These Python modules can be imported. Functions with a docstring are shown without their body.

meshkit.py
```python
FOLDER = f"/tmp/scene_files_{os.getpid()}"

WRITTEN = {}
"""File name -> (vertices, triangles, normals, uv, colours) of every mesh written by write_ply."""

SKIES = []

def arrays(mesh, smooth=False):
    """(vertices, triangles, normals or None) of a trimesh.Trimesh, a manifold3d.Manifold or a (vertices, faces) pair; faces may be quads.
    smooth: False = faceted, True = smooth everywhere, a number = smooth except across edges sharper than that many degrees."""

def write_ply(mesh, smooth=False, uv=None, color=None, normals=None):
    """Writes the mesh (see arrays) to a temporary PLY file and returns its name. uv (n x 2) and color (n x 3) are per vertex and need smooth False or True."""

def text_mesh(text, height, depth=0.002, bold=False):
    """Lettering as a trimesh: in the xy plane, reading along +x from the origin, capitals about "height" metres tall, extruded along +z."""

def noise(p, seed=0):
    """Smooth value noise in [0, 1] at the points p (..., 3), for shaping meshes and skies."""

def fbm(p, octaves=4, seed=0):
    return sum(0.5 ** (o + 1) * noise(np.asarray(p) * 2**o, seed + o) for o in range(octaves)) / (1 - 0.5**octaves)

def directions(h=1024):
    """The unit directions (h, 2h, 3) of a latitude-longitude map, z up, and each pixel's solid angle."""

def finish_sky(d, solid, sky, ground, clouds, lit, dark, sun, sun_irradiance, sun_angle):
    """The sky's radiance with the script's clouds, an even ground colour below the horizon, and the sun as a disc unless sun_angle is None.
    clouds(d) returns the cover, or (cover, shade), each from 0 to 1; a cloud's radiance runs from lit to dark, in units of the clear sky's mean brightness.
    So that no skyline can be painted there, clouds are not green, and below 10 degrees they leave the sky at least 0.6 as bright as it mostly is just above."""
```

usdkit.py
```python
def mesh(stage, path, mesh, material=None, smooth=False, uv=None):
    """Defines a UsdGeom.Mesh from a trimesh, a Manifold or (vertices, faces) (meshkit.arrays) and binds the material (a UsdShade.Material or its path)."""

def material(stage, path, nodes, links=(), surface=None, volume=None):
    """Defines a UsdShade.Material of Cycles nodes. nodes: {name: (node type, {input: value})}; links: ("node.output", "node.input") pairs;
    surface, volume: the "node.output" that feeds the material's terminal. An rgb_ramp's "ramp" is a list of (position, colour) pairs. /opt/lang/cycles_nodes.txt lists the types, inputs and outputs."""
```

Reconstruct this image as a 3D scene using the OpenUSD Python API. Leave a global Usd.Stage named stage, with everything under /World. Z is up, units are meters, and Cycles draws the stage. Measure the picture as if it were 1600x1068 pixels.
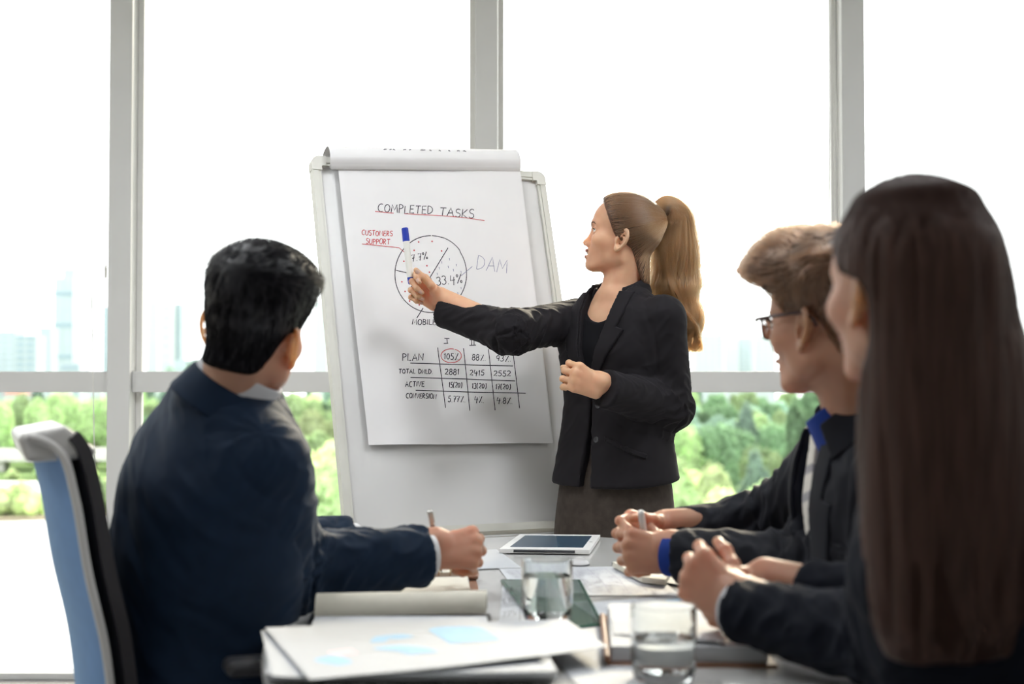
import math, random
import numpy as np
import trimesh
import usdkit, meshkit
from scipy.interpolate import PchipInterpolator
from pxr import Gf, Sdf, Usd, UsdGeom, UsdLux, UsdShade, Vt

stage = Usd.Stage.CreateInMemory()
UsdGeom.SetStageUpAxis(stage, 'Z')
UsdGeom.SetStageMetersPerUnit(stage, 1.0)
world = UsdGeom.Xform.Define(stage, '/World')
stage.SetDefaultPrim(world.GetPrim())
random.seed(7)
rng = np.random.default_rng(7)
A = np.array

# ------------------------------------------------------------------ camera, sky, sun, exposure
EYE = A([0.0, 0.0, 1.14])
F_PX = 2222.0                                   # 50 mm lens on a 36 mm wide frame, 1600 px
PITCH = math.atan((600 - 534) / F_PX)           # looks very slightly up
C_R, C_F, C_U = A([1.0, 0, 0]), A([0, math.cos(PITCH), math.sin(PITCH)]), A([0, -math.sin(PITCH), math.cos(PITCH)])
EXPOSURE = 0.0
SKY = (1.0, 1.0, 1.0)
SKY_LEVEL = 1.05
SUN_LEVEL = 80
LAMP_LEVEL = 24.5

cam = UsdGeom.Camera.Define(stage, '/World/camera')
m = Gf.Matrix4d(1.0)
m.SetRow(0, Gf.Vec4d(*map(float, C_R), 0)); m.SetRow(1, Gf.Vec4d(*map(float, C_U), 0))
m.SetRow(2, Gf.Vec4d(*map(float, -C_F), 0)); m.SetRow(3, Gf.Vec4d(*map(float, EYE), 1))
cam.AddTransformOp().Set(m)
cam.CreateFocalLengthAttr(50.0)
cam.CreateHorizontalApertureAttr(36.0)
cam.CreateVerticalApertureAttr(36.0 * 1068 / 1600)
cam.CreateFStopAttr(3.2)
cam.CreateFocusDistanceAttr(3.85)
cam.CreateClippingRangeAttr(Gf.Vec2f(0.1, 5000))
cam.CreateExposureAttr(EXPOSURE)

dome = UsdLux.DomeLight.Define(stage, '/World/sky')
dome.CreateColorAttr(Gf.Vec3f(*SKY)); dome.CreateIntensityAttr(SKY_LEVEL)
sun = UsdLux.DistantLight.Define(stage, '/World/sun')
sun.CreateColorAttr(Gf.Vec3f(1.0, 0.86, 0.66)); sun.CreateIntensityAttr(SUN_LEVEL); sun.CreateAngleAttr(9.0)
SUN_AZ, SUN_EL = math.radians(17), math.radians(25)      # beyond the window, up to the right, behind thin haze
sd = A([math.sin(SUN_AZ) * math.cos(SUN_EL), math.cos(SUN_AZ) * math.cos(SUN_EL), math.sin(SUN_EL)])


def unit(v):
    v = np.asarray(v, float)
    return v / np.linalg.norm(v)


def basis(z, up=(0, 0, 1)):
    """Columns x, y, z with z along the given vector."""
    z = unit(z); up = A(up, float)
    if abs(z @ unit(up)) > 0.99:
        up = A([0, 1.0, 0])
    x = unit(np.cross(up, z))
    return np.stack([x, np.cross(z, x), z], 1)


def set_matrix(prim, Rm, t):
    mm = Gf.Matrix4d(1.0)
    for i in range(3):
        mm.SetRow(i, Gf.Vec4d(*map(float, Rm[:, i]), 0))
    mm.SetRow(3, Gf.Vec4d(*map(float, t), 1))
    UsdGeom.Xformable(prim).AddTransformOp().Set(mm)


set_matrix(sun.GetPrim(), basis(sd), (0, 0, 30))


def ray(u, v):
    return C_R * (u - 800) / F_PX - C_U * (v - 534) / F_PX + C_F


def at(u, v, Y):
    """The point of the plane y = Y that lies along a sight line of the photograph."""
    d = ray(u, v)
    return EYE + d * (Y / d[1])


def at_z(u, v, z):
    d = ray(u, v)
    return EYE + d * ((z - EYE[2]) / d[2])


# ------------------------------------------------------------------ prims
_used = {}


def numbered(parent, name):
    k = (parent, name)
    n = _used.get(k, 0)
    _used[k] = n + 1
    return name if n == 0 else f'{name}_{n:03d}'


def path_of(parent):
    return '/World' if parent is None else (parent if isinstance(parent, str) else str(parent.GetPath()))


def tag(prim, label=None, cat=None, group=None, kind=None):
    p = prim.GetPrim() if hasattr(prim, 'GetPrim') else prim
    for k, v in (('label', label), ('category', cat), ('group', group), ('kind', kind)):
        if v:
            p.SetCustomDataByKey(k, v)
    return p


def obj(name, mesh, mat, parent=None, smooth=35, **kw):
    pp = path_of(parent)
    return tag(usdkit.mesh(stage, f'{pp}/{numbered(pp, name)}', mesh, mat, smooth=smooth), **kw)


def thing(name, label=None, cat=None, loc=(0, 0, 0), rotz=0.0, group=None, kind=None, R=None):
    x = UsdGeom.Xform.Define(stage, '/World/' + numbered('/World', name))
    if R is not None:
        set_matrix(x.GetPrim(), R, loc)
    else:
        x.AddTranslateOp().Set(Gf.Vec3d(*map(float, loc)))
        if rotz:
            x.AddRotateZOp().Set(math.degrees(rotz))
    return tag(x, label, cat, group, kind)


def class_prim(name):
    """An abstract prim that holds the parts of things built many times."""
    return stage.CreateClassPrim('/World/' + name)


def copy_of(cls, name, label, cat, loc, rotz=0.0, scale=1.0, group=None):
    x = UsdGeom.Xform.Define(stage, '/World/' + numbered('/World', name))
    x.AddTranslateOp().Set(Gf.Vec3d(*map(float, loc))); x.AddRotateZOp().Set(math.degrees(rotz))
    x.AddScaleOp().Set(Gf.Vec3f(*(np.ones(3) * scale).astype(float).tolist()))
    p = x.GetPrim()
    p.GetReferences().AddInternalReference(cls.GetPath())
    p.SetInstanceable(True)
    return tag(p, label, cat, group)


def curves(name, pts, mat, parent, r0, r1=None, **kw):
    """pts: (n strands, k points, 3)."""
    n, k, _ = pts.shape
    pp = path_of(parent)
    c = UsdGeom.BasisCurves.Define(stage, f'{pp}/{numbered(pp, name)}')
    c.CreateTypeAttr('linear')
    c.CreatePointsAttr(Vt.Vec3fArray.FromNumpy(pts.reshape(-1, 3).astype(np.float32)))
    c.CreateCurveVertexCountsAttr(Vt.IntArray.FromNumpy(np.full(n, k, np.int32)))
    w = np.linspace(r0, r0 if r1 is None else r1, k) * 2
    c.CreateWidthsAttr(Vt.FloatArray.FromNumpy(np.tile(w, n).astype(np.float32)))
    c.SetWidthsInterpolation('vertex')
    UsdShade.MaterialBindingAPI.Apply(c.GetPrim()).Bind(UsdShade.Material.Get(stage, mat))
    return tag(c, **kw)


# ------------------------------------------------------------------ materials
def look(name, nodes, links, surface):
    usdkit.material(stage, '/World/Looks/' + name, nodes, links, surface=surface)
    return '/World/Looks/' + name


def plain(name, color, rough=0.5, var=0.06, scale=30, bump=0.0, bscale=200, stretch=None, **kw):
    """Principled surface with a little procedural variation of tone, and fine relief."""
    c = A(color, float)
    nodes = {'g': ('texture_coordinate', {}), 'mp': ('mapping', {'scale': stretch or (1, 1, 1)}),
             'n': ('noise_texture', {'scale': scale, 'detail': 3}),
             'r': ('rgb_ramp', {'ramp': [(0.25, tuple(c * (1 - var))), (0.75, tuple(np.minimum(c * (1 + var), 1)))]}),
             'p': ('principled_bsdf', {'roughness': rough, **kw})}
    links = [('g.object', 'mp.vector'), ('mp.vector', 'n.vector'), ('n.fac', 'r.fac'), ('r.color', 'p.base_color')]
    if bump:
        nodes['n2'] = ('noise_texture', {'scale': bscale, 'detail': 3})
        nodes['b'] = ('bump', {'strength': bump, 'distance': 0.002})
        links += [('mp.vector', 'n2.vector'), ('n2.fac', 'b.height'), ('b.normal', 'p.normal')]
    return look(name, nodes, links, 'p.BSDF')


# ------------------------------------------------------------------ mesh helpers
def box(c, s, R=None):
    b = trimesh.creation.box(s)
    if R is not None:
        b.apply_transform(np.vstack([np.hstack([R, np.zeros((3, 1))]), [0, 0, 0, 1]]))
    b.apply_translation(c)
    return b


def rbox(c, s, r=0.004, R=None, seg=3):
    """A box with rounded edges: the hull of spheres in its corners."""
    s = A(s, float); r = min(r, 0.49 * s.min())
    sp = trimesh.creation.icosphere(seg - 2 if seg > 2 else 1, r).vertices
    k = A([[x, y, z] for x in (-1, 1) for y in (-1, 1) for z in (-1, 1)]) * (s / 2 - r)
    h = trimesh.convex.convex_hull((k[:, None] + sp[None]).reshape(-1, 3))
    if R is not None:
        h.vertices = h.vertices @ R.T
    h.apply_translation(c)
    return h


def cat(*ms):
    return trimesh.util.concatenate([trimesh.Trimesh(*x, process=False) if isinstance(x, tuple) else x for x in ms])


def tube(pts, r, n=10, caps=True):
    """A swept round tube along a polyline; r is a number or one per point."""
    pts = np.asarray(pts, float); k = len(pts)
    r = np.broadcast_to(np.asarray(r, float), (k,))
    t = np.gradient(pts, axis=0); t /= np.linalg.norm(t, axis=1, keepdims=True) + 1e-12
    ref = A([0, 0, 1.0]) if abs(t[0, 2]) < 0.9 else A([1.0, 0, 0])
    u = np.zeros_like(pts)
    u[0] = unit(np.cross(t[0], ref))
    for i in range(1, k):
        w = u[i - 1] - t[i] * (u[i - 1] @ t[i]); u[i] = unit(w)
    v = np.cross(t, u)
    a = np.linspace(0, 2 * np.pi, n, endpoint=False)
    V = (pts[:, None] + r[:, None, None] * (np.cos(a)[None, :, None] * u[:, None] + np.sin(a)[None, :, None] * v[:, None])).reshape(-1, 3)
    i, j = np.meshgrid(np.arange(k - 1), np.arange(n), indexing='ij')
    a0, b0 = i * n + j, i * n + (j + 1) % n
    Fq = np.stack([a0, b0, b0 + n, a0 + n], -1).reshape(-1, 4)
    Ft = np.vstack([Fq[:, [0, 1, 2]], Fq[:, [0, 2, 3]]])
    if caps:
        V = np.vstack([V, pts[0], pts[-1]])
        jj = np.arange(n); nn = (jj + 1) % n
        Ft = np.vstack([Ft, np.stack([np.full(n, k * n), nn, jj], 1), np.stack([np.full(n, k * n + 1), (k - 1) * n + jj, (k - 1) * n + nn], 1)])
    return trimesh.Trimesh(V, Ft, process=False)


def lathe(profile, n=48):
    """Revolves (radius, z) points about z."""
    p = np.asarray(profile, float); k = len(p)
    a = np.linspace(0, 2 * np.pi, n, endpoint=False)
    V = np.stack([p[:, None, 0] * np.cos(a), p[:, None, 0] * np.sin(a), np.repeat(p[:, 1:2], n, 1)], -1).reshape(-1, 3)
    i, j = np.meshgrid(np.arange(k - 1), np.arange(n), indexing='ij')
    a0, b0 = i * n + j, i * n + (j + 1) % n
    Fq = np.stack([a0, b0, b0 + n, a0 + n], -1).reshape(-1, 4)
    return trimesh.Trimesh(V, np.vstack([Fq[:, [0, 1, 2]], Fq[:, [0, 2, 3]]]), process=False)


def grid_mesh(P3, thick=None, flip=False):
    """A sheet over a (rows, cols, 3) grid; with a thickness it becomes a closed slab (offset along its normals)."""
    r, c, _ = P3.shape
    i, j = np.meshgrid(np.arange(r - 1), np.arange(c - 1), indexing='ij')
    q = np.stack([i * c + j, i * c + j + 1, (i + 1) * c + j + 1, (i + 1) * c + j], -1).reshape(-1, 4)
    Fm = np.vstack([q[:, [0, 1, 2]], q[:, [0, 2, 3]]])
    V = P3.reshape(-1, 3)
    if flip:
        Fm = Fm[:, ::-1]
    if thick is None:
        return trimesh.Trimesh(V, Fm, process=False)
    nrm = meshkit.arrays((V, Fm), True)[2]
    V2 = np.vstack([V, V - nrm * thick])
    n = r * c
    rim = np.concatenate([np.arange(c), np.arange(1, r) * c + c - 1, (r - 1) * c + np.arange(c - 2, -1, -1), np.arange(r - 2, 0, -1) * c])
    nx = np.roll(rim, -1)
    side = np.vstack([np.stack([rim, rim + n, nx + n], 1), np.stack([rim, nx + n, nx], 1)])
    if flip:
        side = side[:, ::-1]
    return trimesh.Trimesh(V2, np.vstack([Fm, Fm[:, ::-1] + n, side]), process=False)
# ------------------------------------------------------------------ the room
M_WALL = plain('wall_paint', (0.80, 0.79, 0.77), 0.7, 0.02, 3)
M_CEIL = plain('ceiling_tile', (0.84, 0.84, 0.83), 0.85, 0.02, 6)
M_FLOOR = plain('carpet_grey', (0.30, 0.30, 0.31), 0.9, 0.15, 120, 0.4, 600)
M_FRAME = plain('window_frame_grey', (0.66, 0.665, 0.67), 0.42, 0.015, 8)
M_LAMP = look('lamp_diffuser', {'e': ('emission', {'color': (0.96, 0.985, 1.02), 'strength': LAMP_LEVEL})}, [], 'e.emission')
M_LAMP2 = look('lamp_diffuser_dimmed', {'e': ('emission', {'color': (0.96, 0.985, 1.02), 'strength': LAMP_LEVEL * .32})}, [], 'e.emission')
M_WHITE = plain('white_plastic', (0.78, 0.78, 0.77), 0.4, 0.02, 20)
M_CORD = plain('blind_cord_white', (0.72, 0.72, 0.70), 0.6, 0.05, 60)
M_PANE = look('window_pane', {'f': ('fresnel', {'IOR': 1.35}), 't': ('transparent_bsdf', {'color': (0.97, 0.985, 0.98)}),
                              'g': ('glossy_bsdf', {'color': (0.9, 0.9, 0.9), 'roughness': 0.02}), 'm': ('mix_closure', {})},
              [('f.fac', 'm.fac'), ('t.BSDF', 'm.closure1'), ('g.BSDF', 'm.closure2')], 'm.closure')

X0, X1, YB, YW, ZC = -4.55, 4.55, -3.6, 5.62, 2.95
obj('floor', box((0, (YB + YW + .1) / 2, -.06), (X1 - X0, YW - YB + .1, .12)), M_FLOOR, smooth=False, kind='structure')
obj('ceiling', box((0, (YB + YW) / 2, ZC + .06), (X1 - X0 + .2, YW - YB + .3, .12)), M_CEIL, smooth=False, kind='structure')
obj('wall_left', box((X0 - .05, (YB + YW) / 2, ZC / 2), (.1, YW - YB + .2, ZC)), M_WALL, smooth=False, kind='structure')
obj('wall_right', box((X1 + .05, (YB + YW) / 2, ZC / 2), (.1, YW - YB + .2, ZC)), M_WALL, smooth=False, kind='structure')
obj('wall_back', box((0, YB - .05, ZC / 2), (X1 - X0, .1, ZC)), M_WALL, smooth=False, kind='structure')

# the curtain wall: mullions every 1.43 m, a transom at 1.15 m, glass above and below
Y_MUL = 5.50                      # front face of the mullions
S_MUL = F_PX / Y_MUL
XM = [(185 - 800) / S_MUL, (759.5 - 800) / S_MUL, (1336 - 800) / S_MUL]
PITCH_X = (XM[2] - XM[0]) / 2
XM = [XM[0] - 2 * PITCH_X, XM[0] - PITCH_X] + XM + [XM[2] + PITCH_X, XM[2] + 2 * PITCH_X]
W_MUL = 35.5 / S_MUL
z_tr1, z_tr0 = at(480, 580, Y_MUL + .03)[2], at(480, 612.5, Y_MUL + .03)[2]
for i, x in enumerate(XM):
    w = thing(f'window_{i + 1}', kind='structure', loc=(0, 0, 0))
    obj('mullion', rbox((x, Y_MUL + .075, ZC / 2), (W_MUL, .15, ZC), .003), M_FRAME, w, smooth=30)
    if i == len(XM) - 1:
        break
    xn = XM[i + 1]; xc = (x + xn) / 2; wd = xn - x - W_MUL
    obj('transom', rbox((xc, Y_MUL + .03 + .05, (z_tr0 + z_tr1) / 2), (wd - .002, .10, z_tr1 - z_tr0), .003), M_FRAME, w, smooth=30)
    obj('sill_rail', rbox((xc, Y_MUL + .08, .012), (wd - .002, .10, .024), .003), M_FRAME, w, smooth=30)
    obj('head_rail', rbox((xc, Y_MUL + .08, ZC - .04), (wd - .002, .10, .08), .003), M_FRAME, w, smooth=30)
    for zz0, zz1 in ((.024, z_tr0), (z_tr1, ZC - .08)):
        zc, hh = (zz0 + zz1) / 2, zz1 - zz0
        bars = cat(*[box((xc + sx * (wd / 2 - .012), Y_MUL + .105, zc), (.022, .03, hh)) for sx in (-1, 1)])
        obj('glazing_bead', bars, M_WHITE, w, smooth=False)
        obj('pane', box((xc, Y_MUL + .112, zc), (wd, .006, hh)), M_PANE, w, smooth=False)

# blind cords hanging in front of the glass
def cord(p, q, r, label):
    k = 14
    t = np.linspace(0, 1, k)[:, None]
    pts = A(p) * (1 - t) + A(q) * t
    pts[:, 0] += .004 * np.sin(t[:, 0] * 5.0)
    c = thing('blind_cord', label, 'blind cord', loc=(0, 0, 0))
    obj('cord', tube(pts, r, 6), M_CORD, c, smooth=True)
    obj('cord_weight', tube([pts[-1] + A([0, 0, .012]), pts[-1], pts[-1] - A([0, 0, .035])], [.003, .006, .005], 10), M_CORD, c, smooth=True)

Yc = Y_MUL - .04
for (u0, u1, v1, lab) in ((133, 153, 905, 'long thin white blind cord hanging beside the left mullion, nearest the office chair'),
                          (164, 167, 420, 'short thin blind cord close along the left edge of the left mullion'),
                          (727, 735, 300, 'thin blind cord just left of the mullion above the flipchart'),
                          (1294, 1297, 470, 'straight blind cord farthest from the right mullion'),
                          (1298, 1309, 470, 'slanting blind cord midway beside the right mullion'),
                          (1299, 1317, 470, 'most slanted blind cord, ending closest to the right mullion')):
    top, mid = at(u0, 0, Yc), at(u1, v1, Yc)
    top = mid + (top - mid) * ((ZC - .1 - mid[2]) / (top[2] - mid[2]))
    cord(top, mid, .0022, lab)

# ceiling lamps (recessed panels, real fixtures of the room)
k = 0
for yy in (1.4, 3.0):
    for xx in (-3.0, -1.0, 1.0, 3.0):
        k += 1
        t = thing('ceiling_light', ('brightly lit' if yy > 2 else 'dimmed') + ' square recessed ceiling light panel with white frame, ' + ('over the flipchart row' if yy > 2 else 'over the table row'), 'ceiling light', (xx, yy, ZC), group=('bright' if yy > 2 else 'dimmed') + ' ceiling light panels')
        fr = cat(*[box((sx * .30, 0, -.012), (.03, .63, .022)) for sx in (-1, 1)], *[box((0, sy * .30, -.012), (.57, .03, .022)) for sy in (-1, 1)])
        obj('frame', fr, M_WHITE, t, smooth=False)
        obj('diffuser', box((0, 0, -.010), (.57, .57, .006)), M_LAMP if yy > 2 else M_LAMP2, t, smooth=False)
# ------------------------------------------------------------------ implicit surfaces for bodies and clothes
def smin(a, b, k):
    h = np.clip(.5 + .5 * (b - a) / k, 0, 1)
    return b + (a - b) * h - k * h * (1 - h)


def smax(a, b, k):
    return -smin(-a, -b, k)


def nrm(v):
    return np.sqrt((v * v).sum(-1))


def cone(p, a, b, ra, rb):
    """A bone: a capsule whose radius runs from ra to rb."""
    a, b = A(a, float), A(b, float)
    ba = b - a; L = ba @ ba
    t = np.clip(((p - a) @ ba) / max(L, 1e-12), 0, 1)
    return nrm(p - a - t[:, None] * ba) - (ra + (rb - ra) * t)


def ell(p, c, r):
    q = p - A(c, float); r = A(r, float)
    k0 = nrm(q / r); k1 = nrm(q / (r * r))
    return k0 * (k0 - 1) / np.maximum(k1, 1e-9)


def near(f, c, rad):
    """f, worked out only within rad of c; outside, a safe lower bound."""
    c = A(c, float)

    def g(p):
        d = nrm(p - c) - rad
        out = np.maximum(d, 0) + .03
        m = d < 0
        if m.any():
            out[m] = f(p[m])
        return out
    return g


class Loft:
    """A solid of elliptic sections along z: keys (z, half width, half depth, centre x, centre y, power)."""

    def __init__(self, keys):
        k = A([list(q) + [0, 0, 2.3][len(q) - 3:] for q in keys], float)
        self.z0, self.z1 = k[0, 0], k[-1, 0]
        self.f = PchipInterpolator(k[:, 0], k[:, 1:])

    def __call__(self, p, grow=0.0):
        z = np.clip(p[:, 2], self.z0, self.z1)
        a, b, cx, cy, n = self.f(z).T
        a = a + grow; b = b + grow
        x, y = np.abs(p[:, 0] - cx) + 1e-9, np.abs(p[:, 1] - cy) + 1e-9
        q = ((x / a) ** n + (y / b) ** n) ** (1 / n)
        gx, gy = q ** (1 - n) * x ** (n - 1) / a ** n, q ** (1 - n) * y ** (n - 1) / b ** n
        d = (q - 1) / np.sqrt(gx * gx + gy * gy)
        over = np.maximum(p[:, 2] - self.z1 - grow, self.z0 - grow - p[:, 2])
        return smax(d, over, .012)


def mesh_of(f, lo, hi, h, snap=2, smooth_it=0):
    """Surface nets over the cells near the zero set of f, then snapped onto it."""
    lo, hi = A(lo, float), A(hi, float)
    B = 4; H = B * h
    n = np.ceil((hi - lo) / H).astype(int)
    I = np.stack(np.meshgrid(*[np.arange(k) for k in n], indexing='ij'), -1).reshape(-1, 3)
    keep = []
    for s in range(0, len(I), 400000):
        keep.append(np.abs(f(lo + (I[s:s + 400000] + .5) * H)) < H * 1.05)
    I = I[np.concatenate(keep)]
    off = np.stack(np.meshgrid(*[np.arange(B + 1)] * 3, indexing='ij'), -1).reshape(-1, 3)
    D = np.empty((len(I), len(off)), np.float32)
    step = max(1, 400000 // len(off))
    for s in range(0, len(I), step):
        pts = lo + (I[s:s + step, None] * B + off[None]) * h
        D[s:s + step] = f(pts.reshape(-1, 3)).reshape(-1, len(off))
    D = D.reshape(-1, B + 1, B + 1, B + 1)
    c8 = [(x, y, z) for x in (0, 1) for y in (0, 1) for z in (0, 1)]
    V = np.stack([D[:, x:x + B, y:y + B, z:z + B] for x, y, z in c8], -1).reshape(-1, 8)
    cell = (I[:, None] * B + np.stack(np.meshgrid(*[np.arange(B)] * 3, indexing='ij'), -1).reshape(-1, 3)[None]).reshape(-1, 3)
    ins = V < 0
    act = ins.any(1) & ~ins.all(1)
    V, cell, ins = V[act].astype(float), cell[act], ins[act]
    c8 = A(c8, float)
    acc, cnt = np.zeros((len(V), 3)), np.zeros(len(V))
    for i in range(8):
        for j in range(i + 1, 8):
            if np.abs(c8[i] - c8[j]).sum() == 1:
                cr = ins[:, i] != ins[:, j]
                t = V[cr, i] / (V[cr, i] - V[cr, j])
                acc[cr] += c8[i] + t[:, None] * (c8[j] - c8[i]); cnt[cr] += 1
    P = lo + (cell + acc / cnt[:, None]) * h
    N = (n * B + 2).astype(np.int64)
    key = (cell[:, 0] * N[1] + cell[:, 1]) * N[2] + cell[:, 2]
    order = np.argsort(key); sk = key[order]
    stride = [N[1] * N[2], N[2], 1]
    Fs = []
    for ax, (b, c) in enumerate(((1, 2), (2, 0), (0, 1))):
        i0 = 0; i1 = [4, 2, 1][ax]
        cr = ins[:, i0] != ins[:, i1]
        k0 = key[cr]
        q = np.stack([k0, k0 - stride[b], k0 - stride[b] - stride[c], k0 - stride[c]], 1)
        pos = np.clip(np.searchsorted(sk, q), 0, len(sk) - 1)
        ok = (sk[pos] == q).all(1)
        idx = order[pos]
        flip = ~ins[cr, i0]
        idx[flip] = idx[flip][:, ::-1]
        idx = idx[ok]
        Fs.append(idx)
    Q = np.vstack(Fs)
    d1 = nrm(P[Q[:, 0]] - P[Q[:, 2]]); d2 = nrm(P[Q[:, 1]] - P[Q[:, 3]])
    s = d1 <= d2
    T = np.vstack([Q[s][:, [0, 1, 2]], Q[s][:, [0, 2, 3]], Q[~s][:, [0, 1, 3]], Q[~s][:, [1, 2, 3]]])
    for _ in range(snap):
        P = P - np.clip(snapstep(f, P, h), -h, h)
    mm = trimesh.Trimesh(P, T, process=False)
    if smooth_it:
        trimesh.smoothing.filter_taubin(mm, .5, .53, smooth_it)
    return mm


def grad(f, P, e):
    g = np.stack([f(P + d) - f(P - d) for d in np.eye(3) * e], 1) / (2 * e)
    return g


def snapstep(f, P, h):
    g = grad(f, P, h * .3)
    return (f(P) / np.maximum((g * g).sum(1), .2))[:, None] * g * .9


def project(f, P, level, e=.002, it=3):
    for _ in range(it):
        g = grad(f, P, e)
        P = P - ((f(P) - level) / np.maximum((g * g).sum(1), .1))[:, None] * g
    return P


def displace(mesh, amount):
    """Moves vertices along their normals by amount(points)."""
    v, f, n = meshkit.arrays((np.array(mesh.vertices), np.array(mesh.faces)), True)
    return trimesh.Trimesh(v + n * amount(v)[:, None], f, process=False)


def frame(yaw, pitch=0.0, roll=0.0):
    """Columns right, forward, up. yaw in degrees from +y towards +x; pitch lifts the front; roll leans to the right."""
    y, p, r = map(math.radians, (yaw, pitch, roll))
    Rz = A([[math.cos(y), math.sin(y), 0], [-math.sin(y), math.cos(y), 0], [0, 0, 1]])
    Rx = A([[1, 0, 0], [0, math.cos(p), -math.sin(p)], [0, math.sin(p), math.cos(p)]])
    Ry = A([[math.cos(r), 0, math.sin(r)], [0, 1, 0], [-math.sin(r), 0, math.cos(r)]])
    return Rz @ Rx @ Ry


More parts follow.
